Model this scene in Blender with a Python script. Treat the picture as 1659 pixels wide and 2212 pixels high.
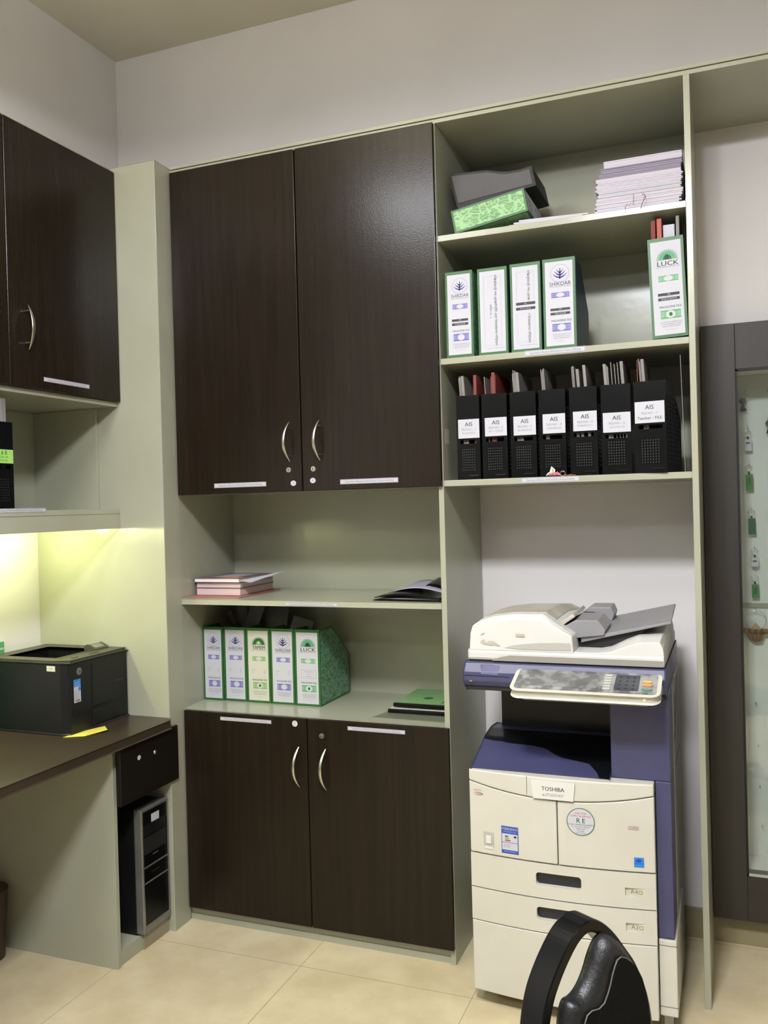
import bpy, math, random
from mathutils import Matrix, Vector, Euler
random.seed(7)
PI = math.pi
sc = bpy.context.scene
for o in list(bpy.data.objects): bpy.data.objects.remove(o)
COL = sc.collection

# ------------------------------------------------------------------ camera
def cam_axes(yaw, pitch, roll):
    f = Vector((-math.sin(yaw)*math.cos(pitch), math.cos(yaw)*math.cos(pitch), math.sin(pitch)))
    r = Vector((math.cos(yaw), math.sin(yaw), 0)); d = f.cross(r)
    return math.cos(roll)*r + math.sin(roll)*d, -math.sin(roll)*r + math.cos(roll)*d, f
CAMPOS = Vector((1.9314, -2.8067, 1.55))
_r, _d, _f = cam_axes(0.3755, -0.007, 0.0265)
cd = bpy.data.cameras.new('camera'); cam = bpy.data.objects.new('camera', cd); COL.objects.link(cam)
cam.matrix_world = Matrix(((_r.x, -_d.x, -_f.x, CAMPOS.x), (_r.y, -_d.y, -_f.y, CAMPOS.y), (_r.z, -_d.z, -_f.z, CAMPOS.z), (0, 0, 0, 1)))
cd.sensor_fit = 'VERTICAL'; cd.sensor_height = 24.0; cd.lens = 24.0*1896.7/2212; cd.clip_start = 0.02
sc.camera = cam

# ------------------------------------------------------------------ world, exposure, large lights
w = bpy.data.worlds.new('world'); sc.world = w; w.use_nodes = True
w.node_tree.nodes['Background'].inputs[0].default_value = (0.9, 0.95, 1, 1)
w.node_tree.nodes['Background'].inputs[1].default_value = 0.02
sc.view_settings.view_transform = 'Standard'; sc.view_settings.look = 'None'
sc.view_settings.exposure = 0.0; sc.view_settings.gamma = 1.0
sc.view_settings.use_curve_mapping = False
sc.cycles.use_denoising = True
sc.cycles.max_bounces = 8; sc.cycles.diffuse_bounces = 2; sc.cycles.sample_clamp_indirect = 4
# ceiling fixtures, third and fourth added as fill: (x, y, watts downward, watts sideways)
LIGHTS = [(0.50, -1.62, 8, 31), (1.56, -2.40, 98, 62), (0.3, -4.2, 6, 20), (1.75, -4.5, 8, 18), (3.3, -2.3, 4, 8)]
UPW = (28, 15, 10, 10, 6)  # watts of the added upward fill, one per fixture
LZ = 3.12
LCOL = (0.975, 0.995, 1.07)
DESKW = 12.5; DESKCOL = (0.96, 1.0, 0.52)

# ------------------------------------------------------------------ materials
def lin(c):
    c = c/255.0
    return c/12.92 if c <= 0.04045 else ((c+0.055)/1.055)**2.4
def rgb(r, g, b): return (lin(r), lin(g), lin(b), 1)
def mat(name, col, rough=0.5, metal=0.0, spec=0.5, coat=0.0, alpha=1, trans=0, emit=None):
    m = bpy.data.materials.new(name); m.use_nodes = True
    b = m.node_tree.nodes['Principled BSDF']
    b.inputs['Base Color'].default_value = col; b.inputs['Roughness'].default_value = rough
    b.inputs['Metallic'].default_value = metal; b.inputs['Specular IOR Level'].default_value = spec
    b.inputs['Coat Weight'].default_value = coat; b.inputs['Coat Roughness'].default_value = 0.15
    if trans: b.inputs['Transmission Weight'].default_value = trans
    if alpha < 1: b.inputs['Alpha'].default_value = alpha
    if emit: b.inputs['Emission Color'].default_value = emit[0]; b.inputs['Emission Strength'].default_value = emit[1]
    return m
def nodes(m): return m.node_tree.nodes, m.node_tree.links, m.node_tree.nodes['Principled BSDF']
def add_noise(m, scale=(8, 8, 8), c1=None, c2=None, lo=0.35, hi=0.65, bump=0, bscale=60, detail=3, bdist=0.002):
    n, l, b = nodes(m)
    g = n.new('ShaderNodeNewGeometry')
    mp = n.new('ShaderNodeMapping'); mp.inputs['Scale'].default_value = scale
    l.new(g.outputs['Position'], mp.inputs['Vector'])
    if c1:
        t = n.new('ShaderNodeTexNoise'); t.inputs['Scale'].default_value = 1; t.inputs['Detail'].default_value = detail
        l.new(mp.outputs[0], t.inputs['Vector'])
        r = n.new('ShaderNodeValToRGB'); r.color_ramp.elements[0].position = lo; r.color_ramp.elements[1].position = hi
        r.color_ramp.elements[0].color = c1; r.color_ramp.elements[1].color = c2
        l.new(t.outputs['Fac'], r.inputs[0]); l.new(r.outputs[0], b.inputs['Base Color'])
    if bump:
        t2 = n.new('ShaderNodeTexNoise'); t2.inputs['Scale'].default_value = bscale; t2.inputs['Detail'].default_value = 2
        l.new(g.outputs['Position'], t2.inputs['Vector'])
        bp = n.new('ShaderNodeBump'); bp.inputs['Strength'].default_value = bump; bp.inputs['Distance'].default_value = bdist
        l.new(t2.outputs['Fac'], bp.inputs['Height']); l.new(bp.outputs[0], b.inputs['Normal'])
    return m
SAGE = add_noise(mat('sage_paint', rgb(166, 167, 147), 0.23, spec=0.45), (3, 3, 3), rgb(161, 162, 142), rgb(167, 168, 148), bump=0.12, bscale=40)
WALLM = add_noise(mat('white_wall_paint', rgb(232, 228, 225), 0.75, spec=0.3), (2, 2, 2), rgb(229, 225, 222), rgb(235, 231, 228), bump=0.1, bscale=90)
WALLD = mat('low_bounce_wall_paint', rgb(150, 144, 136), 0.8, spec=0.2)  # unseen walls, darkened to cut bounce light in the room
CEILM = add_noise(mat('ceiling_paint', rgb(234, 227, 206), 0.85, spec=0.2), (2, 2, 2), rgb(232, 225, 204), rgb(236, 230, 210))
WOOD = add_noise(mat('dark_walnut_veneer', rgb(38, 29, 22), 0.24, spec=0.21), (70, 70, 2.2), rgb(25, 20, 14), rgb(35, 27, 19), 0.3, 0.7, bump=0.35, bscale=170, detail=5, bdist=0.0008)
WOODTOP = add_noise(mat('dark_desk_laminate', rgb(56, 46, 36), 0.3, spec=0.5), (60, 3, 3), rgb(50, 42, 33), rgb(63, 52, 41), 0.3, 0.7, detail=4)
KEYWOOD = add_noise(mat('matt_dark_brown_paint', rgb(48, 44, 38), 0.5), (30, 30, 2), rgb(45, 41, 35), rgb(51, 47, 41))
BLACKP = add_noise(mat('black_plastic', rgb(20, 20, 20), 0.38, spec=.35), (9, 9, 9), rgb(18, 18, 19), rgb(22, 22, 22))
BLACKM = mat('matt_black', rgb(17, 17, 18), 0.6)
BLACKG = add_noise(mat('gloss_black_plastic', rgb(10, 11, 12), 0.22, spec=.2), (9, 9, 9), rgb(8, 9, 10), rgb(13, 14, 15))
LEATHER = add_noise(mat('black_leatherette', rgb(24, 25, 26), 0.42, spec=.4), (20, 20, 20), rgb(20, 21, 22), rgb(30, 31, 32), bump=0.5, bscale=160)
FABRIC = add_noise(mat('black_fabric', rgb(24, 23, 22), 0.9, spec=0.1), (400, 400, 400), rgb(20, 19, 18), rgb(30, 29, 27))
CHROME = mat('brushed_steel', rgb(200, 196, 186), 0.27, metal=1)
SILVER = add_noise(mat('silver_plastic', rgb(132, 132, 126), 0.3, metal=0.5), (8, 8, 8), rgb(124, 124, 119), rgb(138, 138, 132))
BRASS = mat('brass', rgb(170, 135, 90), 0.3, metal=1)
BEIGE = add_noise(mat('warm_grey_white_plastic', rgb(203, 200, 186), 0.42), (6, 6, 6), rgb(201, 198, 184), rgb(206, 203, 190))
ADFW = add_noise(mat('off_white_plastic', rgb(214, 213, 206), 0.38), (5, 5, 5), rgb(212, 211, 204), rgb(217, 216, 210))
TAUPE = add_noise(mat('worn_grey_beige_plastic', rgb(176, 170, 156), 0.5), (12, 12, 12), rgb(168, 162, 148), rgb(190, 185, 172))
LID2 = mat('mid_grey_white_plastic', rgb(178, 175, 165), 0.5)
GREYP = add_noise(mat('grey_tray_plastic', rgb(138, 137, 139), 0.42), (7, 7, 7), rgb(134, 133, 135), rgb(143, 142, 144))
BLUEP = add_noise(mat('violet_blue_plastic', rgb(65, 66, 100), 0.36), (6, 6, 6), rgb(63, 64, 97), rgb(68, 69, 104))
NAVY = mat('dark_navy_plastic', rgb(26, 28, 40), 0.35)
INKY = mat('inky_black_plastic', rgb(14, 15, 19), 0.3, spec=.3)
DRAWM = mat('shaded_drawer_veneer', rgb(22, 19, 16), 0.35, spec=.3)  # drawer front's shade is put into this darker veneer
REPG = mat('report_green', rgb(118, 158, 106), .5)
SHADECARD = mat('shaded_grey_card', rgb(86, 86, 86), .8)  # grey card darkened for the shade above the counter files
THINF = mat('dusty_red_card', rgb(166, 108, 98), .6)
SEAM = mat('dark_seam', rgb(48, 42, 32), 0.8)
WHITEP = mat('white_paper', rgb(194, 194, 201), 0.6)
IVORYP = mat('ivory_paper', rgb(202, 202, 186), 0.6)
LILACP = mat('folded_paper', rgb(206, 200, 210), 0.7)
PURPLEP = mat('mauve_paper', rgb(150, 142, 160), 0.7)
GREYCARD = add_noise(mat('grey_card', rgb(128, 124, 120), 0.75), (30, 30, 4), rgb(116, 113, 110), rgb(140, 136, 131))
REDCARD = mat('red_card', rgb(120, 52, 46), 0.7)
REDCARD2 = mat('salmon_card', rgb(176, 88, 80), 0.65)
GREENB = mat('green_binding', rgb(38, 92, 40), 0.45)
GREENA = mat('artificial_leaf_green', rgb(62, 118, 60), 0.5)
GREYPR = mat('faint_grey_print', rgb(158, 156, 172), 0.6)
MIDPR = mat('mid_grey_print', rgb(112, 110, 118), 0.6)
BLACKPR = mat('black_print', rgb(40, 38, 42), 0.6)
BLUEPR = mat('blue_violet_print', rgb(98, 98, 168), 0.6)
NAVYPR = mat('navy_print', rgb(50, 46, 120), 0.6)
PALEBL = mat('pale_blue_print', rgb(184, 184, 208), 0.6)
GREENPR = mat('green_print', rgb(82, 158, 110), 0.6)
LEAFPR = mat('leaf_green_print', rgb(118, 168, 72), 0.6)
DGREENPR = mat('dark_green_print', rgb(28, 92, 52), 0.6)
REDPR = mat('red_print', rgb(190, 60, 50), 0.6)
SKYPR = mat('sky_blue_print', rgb(40, 128, 210), 0.45)
COBALT = mat('cobalt_print', rgb(30, 72, 165), 0.45)
LIMEP = mat('lime_label', rgb(150, 205, 95), 0.55)
YELLOWP = mat('yellow_note', rgb(226, 214, 88), 0.7)
PINKC = mat('mauve_cover', rgb(112, 88, 96), 0.4)
PAGES = mat('pinkish_page_edge', rgb(212, 188, 186), 0.75)
PAGESW = mat('white_page_edge', rgb(232, 226, 228), 0.75)
ORANGEC = mat('orange_cover', rgb(205, 125, 60), 0.45)
KEYPINK = mat('pink_plastic', rgb(205, 120, 130), 0.45)
KEYGREEN = mat('translucent_green_plastic', rgb(58, 130, 66), 0.3)
GREYTAPE = mat('grey_tape', rgb(188, 190, 180), 0.4)
DIFF = mat('lit_diffuser', rgb(255, 252, 240), 0.6, emit=((1, .975, .93, 1), 4.0))
TUBE = mat('lit_tube', rgb(255, 255, 220), 0.6, emit=((.95, 1, .55, 1), 6.0))
LCD = add_noise(mat('smoky_plastic_screen', rgb(120, 120, 118), 0.22), (30, 18, 18), rgb(94, 95, 96), rgb(152, 152, 148), 0.42, 0.6, detail=4)

def pattern(name, dark, light, scale):
    m = mat(name, dark, 0.5); n, l, b = nodes(m)
    tc = n.new('ShaderNodeTexCoord')
    t = n.new('ShaderNodeTexNoise'); t.inputs['Scale'].default_value = scale*0.55; t.inputs['Detail'].default_value = 1.0; t.inputs['Distortion'].default_value = 2.2
    v = n.new('ShaderNodeTexVoronoi'); v.feature = 'DISTANCE_TO_EDGE'; v.inputs['Scale'].default_value = scale
    mix = n.new('ShaderNodeMixRGB'); mix.inputs[0].default_value = 0.035
    l.new(tc.outputs['Object'], mix.inputs[1]); l.new(t.outputs['Color'], mix.inputs[2])
    l.new(mix.outputs[0], v.inputs['Vector']); l.new(tc.outputs['Object'], t.inputs['Vector'])
    r = n.new('ShaderNodeValToRGB'); r.color_ramp.elements[0].position = 0.06; r.color_ramp.elements[1].position = 0.1
    r.color_ramp.elements[0].color = light; r.color_ramp.elements[1].color = dark
    l.new(v.outputs['Distance'], r.inputs[0])
    r2 = n.new('ShaderNodeValToRGB'); r2.color_ramp.elements[0].position = 0.47; r2.color_ramp.elements[1].position = 0.5
    r2.color_ramp.elements[0].color = (0, 0, 0, 1); r2.color_ramp.elements[1].color = (0.55, 0.55, 0.55, 1)
    w2 = n.new('ShaderNodeTexWave'); w2.inputs['Scale'].default_value = scale*0.8; w2.inputs['Distortion'].default_value = 14; w2.inputs['Detail'].default_value = 1.5
    l.new(tc.outputs['Object'], w2.inputs['Vector']); l.new(w2.outputs['Fac'], r2.inputs[0])
    mm = n.new('ShaderNodeMixRGB'); l.new(r2.outputs[0], mm.inputs[0]); l.new(r.outputs[0], mm.inputs[1]); mm.inputs[2].default_value = light
    l.new(mm.outputs[0], b.inputs['Base Color'])
    return m
PATD = pattern('green_leaf_pattern', rgb(58, 100, 70), rgb(112, 152, 124), 42)
PATL = pattern('light_green_leaf_pattern', rgb(92, 142, 84), rgb(150, 192, 138), 38)
PATB = pattern('blue_leaf_pattern', rgb(26, 42, 58), rgb(40, 64, 84), 34)

def floor_mat():
    m = mat('beige_floor_tile', rgb(204, 188, 158), 0.32, spec=0.45); n, l, b = nodes(m)
    g = n.new('ShaderNodeNewGeometry')
    mp = n.new('ShaderNodeMapping'); mp.inputs['Location'].default_value = (-0.545+0.6*5, 0.17+0.6*12, 0)
    l.new(g.outputs['Position'], mp.inputs['Vector'])
    br = n.new('ShaderNodeTexBrick'); br.offset = 0; br.inputs['Scale'].default_value = 1
    br.inputs['Brick Width'].default_value = 0.6; br.inputs['Row Height'].default_value = 0.6
    br.inputs['Mortar Size'].default_value = 0.0014; br.inputs['Mortar Smooth'].default_value = 0.3
    l.new(mp.outputs[0], br.inputs['Vector'])
    t = n.new('ShaderNodeTexNoise'); t.inputs['Scale'].default_value = 5; t.inputs['Detail'].default_value = 6; t.inputs['Roughness'].default_value = 0.6
    l.new(g.outputs['Position'], t.inputs['Vector'])
    r = n.new('ShaderNodeValToRGB'); r.color_ramp.elements[0].position = 0.35; r.color_ramp.elements[1].position = 0.66
    r.color_ramp.elements[0].color = rgb(196, 180, 142); r.color_ramp.elements[1].color = rgb(214, 201, 165)
    l.new(t.outputs['Fac'], r.inputs[0]); l.new(r.outputs[0], br.inputs['Color1']); l.new(r.outputs[0], br.inputs['Color2'])
    br.inputs['Mortar'].default_value = rgb(150, 134, 108)
    l.new(br.outputs['Color'], b.inputs['Base Color'])
    return m
FLOORM = floor_mat()
SKIRT = add_noise(mat('beige_skirting_tile', rgb(150, 140, 108), 0.4), (6, 6, 6), rgb(146, 136, 104), rgb(156, 146, 114))
def glass_mat():
    m = bpy.data.materials.new('thin_clear_glass'); m.use_nodes = True; n = m.node_tree.nodes; l = m.node_tree.links
    for x in list(n):
        if x.type != 'OUTPUT_MATERIAL': n.remove(x)
    out = [x for x in n if x.type == 'OUTPUT_MATERIAL'][0]
    a = n.new('ShaderNodeBsdfTransparent'); a.inputs[0].default_value = (0.9, 0.93, 0.91, 1)
    g = n.new('ShaderNodeBsdfGlossy'); g.inputs['Roughness'].default_value = 0.03
    mx = n.new('ShaderNodeMixShader'); mx.inputs[0].default_value = 0.07
    l.new(a.outputs[0], mx.inputs[1]); l.new(g.outputs[0], mx.inputs[2]); l.new(mx.outputs[0], out.inputs[0])
    return m
GLASS = glass_mat()
def film_mat():
    m = glass_mat(); m.name = 'clear_plastic_film'
    for x in m.node_tree.nodes:
        if x.type == 'MIX_SHADER': x.inputs[0].default_value = 0.12
        if x.type == 'BSDF_TRANSPARENT': x.inputs[0].default_value = (0.93, 0.94, 0.92, 1)
    return m
FILM = film_mat()

# ------------------------------------------------------------------ mesh builder
class MB:
    def __init__(s): s.v = []; s.f = []; s.m = []; s.s = []; s.mats = []; s.M = Matrix()
    def mi(s, m):
        if m not in s.mats: s.mats.append(m)
        return s.mats.index(m)
    def add(s, vs, fs, m, smooth=False):
        b = len(s.v); k = s.mi(m)
        s.v += [tuple(s.M @ Vector(p)) for p in vs]
        for f in fs: s.f.append(tuple(b+i for i in f)); s.m.append(k); s.s.append(smooth)
        return s
    def box(s, x0, x1, y0, y1, z0, z1, m):
        vs = [(x, y, z) for x in (x0, x1) for y in (y0, y1) for z in (z0, z1)]
        return s.add(vs, [(0, 1, 3, 2), (4, 6, 7, 5), (0, 4, 5, 1), (2, 3, 7, 6), (0, 2, 6, 4), (1, 5, 7, 3)], m)
    def flat(s, pts, y, m):          # polygon in the xz plane, facing -y
        return s.add([(p[0], y, p[1]) for p in pts], [tuple(range(len(pts)))], m)
    def rect(s, x0, x1, z0, z1, y, m): return s.flat([(x0, z0), (x1, z0), (x1, z1), (x0, z1)], y, m)
    def frame(s, x0, x1, z0, z1, t, y, m):
        s.rect(x0, x1, z0, z0+t, y, m); s.rect(x0, x1, z1-t, z1, y, m)
        s.rect(x0, x0+t, z0+t, z1-t, y, m); return s.rect(x1-t, x1, z0+t, z1-t, y, m)
    def ell(s, cx, cz, rx, rz, y, m, n=28, a0=0, a1=2*PI):
        pts = [(cx+rx*math.cos(a0+(a1-a0)*i/n), cz+rz*math.sin(a0+(a1-a0)*i/n)) for i in range(n+(1 if a1-a0 < 6.2 else 0))]
        return s.flat(pts, y, m)
    def ring(s, cx, cz, rx, rz, t, y, m, n=32):
        vs = []
        for i in range(n):
            a = 2*PI*i/n; vs += [(cx+rx*math.cos(a), y, cz+rz*math.sin(a)), (cx+(rx-t)*math.cos(a), y, cz+(rz-t)*math.sin(a))]
        return s.add(vs, [(2*i, (2*i+2) % (2*n), (2*i+3) % (2*n), 2*i+1) for i in range(n)], m)
    def prism(s, pts, ax, a0, a1, m, smooth=False, capm=None):
        # polygon pts in the two other axes (order kept), extruded along axis ax
        def P(p, a):
            if ax == 0: return (a, p[0], p[1])
            if ax == 1: return (p[0], a, p[1])
            return (p[0], p[1], a)
        n = len(pts); vs = [P(p, a0) for p in pts]+[P(p, a1) for p in pts]
        s.add(vs, [(i, (i+1) % n, n+(i+1) % n, n+i) for i in range(n)], m, smooth)
        return s.add(vs, [tuple(range(n)), tuple(range(2*n-1, n-1, -1))], capm or m)
    def tube(s, path, r, m, n=10, cap=True):
        path = [Vector(p) for p in path]; N = len(path); rr = r if isinstance(r, (list, tuple)) else [r]*N
        vs = []; up = None
        for i, p in enumerate(path):
            t = (path[min(i+1, N-1)]-path[max(i-1, 0)]).normalized()
            if up is None:
                up = Vector((0, 0, 1)) if abs(t.z) < 0.9 else Vector((1, 0, 0))
            a = t.cross(up).normalized(); b = a.cross(t).normalized(); up = b
            for k in range(n):
                q = 2*PI*k/n; vs.append(tuple(p+(a*math.cos(q)+b*math.sin(q))*rr[i]))
        fs = [(i*n+k, i*n+(k+1) % n, (i+1)*n+(k+1) % n, (i+1)*n+k) for i in range(N-1) for k in range(n)]
        s.add(vs, fs, m, True)
        if cap: s.add(vs[:n], [tuple(range(n))], m); s.add(vs[-n:], [tuple(range(n-1, -1, -1))], m)
        return s
    def sweep(s, path, prof, m, smooth=True, closed=False):
        # path: list of (point, axisA, axisB); prof: list of (a,b)
        n = len(prof); vs = []
        for p, a, b in path:
            for u, v in prof: vs.append(tuple(Vector(p)+Vector(a)*u+Vector(b)*v))
        N = len(path)
        fs = [(i*n+k, i*n+(k+1) % n, (i+1)*n+(k+1) % n, (i+1)*n+k) for i in range(N-1) for k in range(n)]
        s.add(vs, fs, m, smooth)
        return s.add(vs, [tuple(range(n)), tuple(range(N*n-1, (N-1)*n-1, -1))], m)
    def disc(s, c, ax, r, h, m, n=28, r2=None):     # short cylinder starting at c along ax (unit vector)
        c = Vector(c); a = Vector(ax).normalized(); u = a.cross(Vector((0, 0, 1)) if abs(a.z) < .9 else Vector((1, 0, 0))).normalized(); v = a.cross(u)
        r2 = r if r2 is None else r2
        vs = [tuple(c+(u*math.cos(2*PI*i/n)+v*math.sin(2*PI*i/n))*r) for i in range(n)]
        vs += [tuple(c+a*h+(u*math.cos(2*PI*i/n)+v*math.sin(2*PI*i/n))*r2) for i in range(n)]
        s.add(vs, [(i, (i+1) % n, n+(i+1) % n, n+i) for i in range(n)], m, True)
        return s.add(vs, [tuple(range(n)), tuple(range(2*n-1, n-1, -1))], m)
    def text(s, t, x, z, size, y, m, align='CENTER', bold=0.0, rot=0, sx=1.0, shear=0):
        c = bpy.data.curves.new('t', 'FONT'); c.body = t; c.size = size; c.align_x = align; c.align_y = 'CENTER'; c.resolution_u = 2; c.shear = shear
        o = bpy.data.objects.new('t', c); COL.objects.link(o)
        dg = bpy.context.evaluated_depsgraph_get()
        me = bpy.data.meshes.new_from_object(o.evaluated_get(dg))
        ca, sa = math.cos(rot), math.sin(rot)
        vs = []
        for v in me.vertices:
            a, b = v.co.x*sx, v.co.y
            vs.append((x+a*ca-b*sa, y, z+a*sa+b*ca))
        fs = [tuple(p.vertices) for p in me.polygons]
        if fs: s.add(vs, fs, m)
        if fs and bold: s.add([(p[0]+bold*size*1.2*ca, p[1]-.00004, p[2]+bold*size*1.2*sa) for p in vs], fs, m)
        bpy.data.objects.remove(o); bpy.data.curves.remove(c); bpy.data.meshes.remove(me)
        return s
    def build(s, name, parent=None, bevel=0, seg=2, auto=False, world=True):
        me = bpy.data.meshes.new(name); me.from_pydata(s.v, [], s.f)
        for m in s.mats: me.materials.append(m)
        me.polygons.foreach_set('material_index', s.m); me.polygons.foreach_set('use_smooth', s.s)
        me.update()
        o = bpy.data.objects.new(name, me); COL.objects.link(o)
        if bevel:
            wl = o.modifiers.new('weld', 'WELD'); wl.merge_threshold = 1e-5
            bv = o.modifiers.new('bevel', 'BEVEL'); bv.width = bevel; bv.segments = seg; bv.limit_method = 'ANGLE'; bv.angle_limit = math.radians(35)
        if parent:
            o.parent = parent
            if world: o.matrix_parent_inverse = wm(parent).inverted()
        return o
def wm(o):
    m = Matrix.LocRotScale(o.location, o.rotation_euler, o.scale)
    return wm(o.parent) @ o.matrix_parent_inverse @ m if o.parent else m
def thing(name, label, cat, loc=(0, 0, 0), rot=(0, 0, 0), group=None):
    o = bpy.data.objects.new(name, None); o.empty_display_size = 0.05; COL.objects.link(o); o.location = loc; o.rotation_euler = rot
    return tag(o, label, cat, group)
def tag(o, label, cat, group=None):
    o['label'] = label; o['category'] = cat
    if group: o['group'] = group
    return o
def struct(name, mb, **k):
    o = mb.build(name, **k); o['kind'] = 'structure'; return o
def board(y0, y1, z0, z1, m):
    f = lambda y: -.0082-.0415*y/.462 if y > 0 else -.0082
    return MB().prism([(f(y0), y0), (1.024, y0), (1.024, y1), (f(y1), y1)], 2, z0, z1, m)
def bx(x0, x1, y0, y1, z0, z1, m): return MB().box(x0, x1, y0, y1, z0, z1, m)
def cut(obj, cutter_mb):
    c = cutter_mb.build('c'); md = obj.modifiers.new('b', 'BOOLEAN'); md.object = c; md.operation = 'DIFFERENCE'; md.solver = 'EXACT'
    bpy.context.view_layer.update()
    me = bpy.data.meshes.new_from_object(obj.evaluated_get(bpy.context.evaluated_depsgraph_get()))
    obj.modifiers.clear(); obj.data = me; bpy.data.objects.remove(c)
    return obj
def rrect(x0, x1, z0, z1, r, n=5):
    pts = []
    for cx, cz, a in ((x1-r, z1-r, 0), (x0+r, z1-r, PI/2), (x0+r, z0+r, PI), (x1-r, z0+r, 1.5*PI)):
        for i in range(n+1): pts.append((cx+r*math.cos(a+PI/2*i/n), cz+r*math.sin(a+PI/2*i/n)))
    return pts

# ------------------------------------------------------------------ the room
YB, XL = 0.463, -0.60          # back wall, left wall
struct('floor', bx(-0.7, 4.6, -6.6, 0.6, -0.05, 0, FLOORM))
struct('ceiling', bx(-0.7, 4.6, -6.6, 0.6, 3.58, 3.63, CEILM))
NX0, NX1, NZ0, NZ1, NY = 1.9575, 2.4905, .2615, 1.9805, .605
wbk = MB().box(-0.7, NX0, YB, .68, 0, 3.58, WALLM).box(NX1, 4.6, YB, .68, 0, 3.58, WALLM).box(NX0, NX1, YB, .68, 0, NZ0, WALLM).box(NX0, NX1, YB, .68, NZ1, 3.58, WALLM).box(NX0, NX1, NY, .68, NZ0, NZ1, WALLM)
struct('wall_back', wbk)
struct('wall_left', bx(-0.7, XL, -6.6, YB, 0, 3.58, WALLM))
struct('wall_right', bx(4.5, 4.6, -6.6, YB, 0, 3.58, WALLD))
struct('wall_front', bx(XL, 4.5, -6.6, -6.5, 0, 3.58, WALLD))
struct('baseboard_back', bx(1.044, 4.5, YB-0.012, YB, 0, 0.105, SKIRT), bevel=0.002)

for i, (x, y, pa, p) in enumerate(LIGHTS):
    pos = ['above the dark wall cupboards', 'nearest the photocopier bay', 'at the far left behind the camera, added as fill', 'at the far right behind the camera, added as fill', 'by the right wall'][i]
    t = thing('ceiling_light', 'square recessed-diffuser ceiling light hanging '+pos, 'ceiling light', (x, y, LZ), group='square ceiling lights')
    h = MB(); a = 0.3
    h.box(x-a-.02, x+a+.02, y-a-.02, y+a+.02, LZ+.012, LZ+.08, WHITEP)
    for q in ((x-a-.02, x-a, y-a, y+a), (x+a, x+a+.02, y-a, y+a), (x-a-.02, x+a+.02, y-a-.02, y-a), (x-a-.02, x+a+.02, y+a, y+a+.02)):
        h.box(q[0], q[1], q[2], q[3], LZ-.004, LZ+.012, WHITEP)
    h.build('housing', t)
    for sx in (-.2, .2): MB().tube([(x+sx, y, LZ+.08), (x+sx, y, 3.58)], .004, CHROME).build('hanging_rod', t)
    bx(x-a, x+a, y-a, y+a, LZ+.008, LZ+.012, DIFF).build('diffuser', t)
    ld = bpy.data.lights.new('lamp', 'AREA'); ld.shape = 'SQUARE'; ld.size = 0.4; ld.energy = pa; ld.color = LCOL
    lo = bpy.data.objects.new('lamp', ld); COL.objects.link(lo); lo.parent = t; lo.location = (0, 0, -.0)
    ld = bpy.data.lights.new('ceiling_fill', 'AREA'); ld.shape = 'SQUARE'; ld.size = 0.5; ld.energy = UPW[i]; ld.color = (1, .94, .8)  # added upward fill, brightens ceiling and upper wall
    lo = bpy.data.objects.new('ceiling_fill', ld); COL.objects.link(lo); lo.parent = t; lo.location = (0, 0, .085); lo.rotation_euler = (PI, 0, 0)
    for k, (lx, ly) in enumerate(((-.14, -.14), (.14, -.14), (-.14, .14), (.14, .14))):
        ld = bpy.data.lights.new('lamp', 'POINT'); ld.shadow_soft_size = 0.06; ld.energy = p/4; ld.color = LCOL
        lo = bpy.data.objects.new('lamp', ld); COL.objects.link(lo); lo.parent = t; lo.location = (lx, ly, -.02)

# ------------------------------------------------------------------ main wall furniture
XI = -0.008       # inner face of left side of main unit
def sticker_strip(x0, x1, z0, z1, y, parent, txt='Department of Business Administration in Finance & Banking', M=None, slope=0.0):
    b = MB()
    if M is not None: b.M = M
    b.rect(x0, x1, z0, z1, y, WHITEP); h = z1-z0
    b.frame(x0+.0012, x1-.0012, z0+.0012, z1-.0012, 0.0009, y-.0003, MIDPR)
    b.text(txt, (x0+x1)/2, (z0+z1)/2, h*0.62, y-.0003, MIDPR, sx=(x1-x0)*0.93/(h*0.62*0.47*len(txt)))
    return b.build('name_sticker', parent)

# --- shelving unit (carcass, shelves, right post)
su = thing('shelving_unit', 'tall sage green built-in shelving with open bays beside and below dark cupboard doors', 'shelving', (1.04, 0.2, 0))
bx(1.024, 1.0424, 0, YB-.008, 0, 2.821, SAGE).build('side_panel', su, bevel=.0012)
bx(1.8274, 1.846, 0, YB, 0, 2.821, SAGE).build('side_panel', su, bevel=.0012)
tb = MB().box(-0.01, 2.9, 0, YB, 2.821, 2.834, SAGE).box(-0.01, 2.9, 0.006, YB, 2.834, 2.837, SAGE).box(-0.01, 2.9, -0.002, YB, 2.837, 2.848, SAGE)
tb.build('top_board', su, bevel=.0008)
for z in (2.4457, 2.0358, 1.6293):
    sh = bx(1.0424, 1.8274, 0, YB-.008, z-.02, z, SAGE).build('shelf', su, bevel=.0012)
    if z < 2.1:
        if z > 2: sticker_strip(1.327, 1.520, z-.0165, z+.0005, -.0012, sh)
        else: sticker_strip(1.306, 1.491, z-.0175, z-.0015, -.0012, sh)
sh = board(0, YB-.008, 1.198, 1.218, SAGE).build('shelf', su, bevel=.0012)
sticker_strip(.433, .640, 1.2005, 1.2115, -.0012, sh)
board(0, YB-.008, .785, .803, SAGE).build('countertop', su, bevel=.001)
bx(1.0424, 1.8274, YB-.008, YB, 1.609, 2.821, SAGE).build('back_panel', su)
bx(-.049, 1.024, YB-.008, YB-.0005, .0, 2.821, SAGE).build('back_panel', su)
t_ = MB(); t_.rect(0, .045, 0, .045, 0, GREYTAPE)
t_.M = Matrix(); 
# small piece of tape on the middle panel
tp = MB(); tp.box(1.0424, 1.0427, .03, .075, 1.755, 1.805, GREYTAPE); tp.build('tape', su)
vs = MB().box(1.0424, 1.052, -.001, 0.0, 1.755, 1.803, GREYTAPE)

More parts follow.
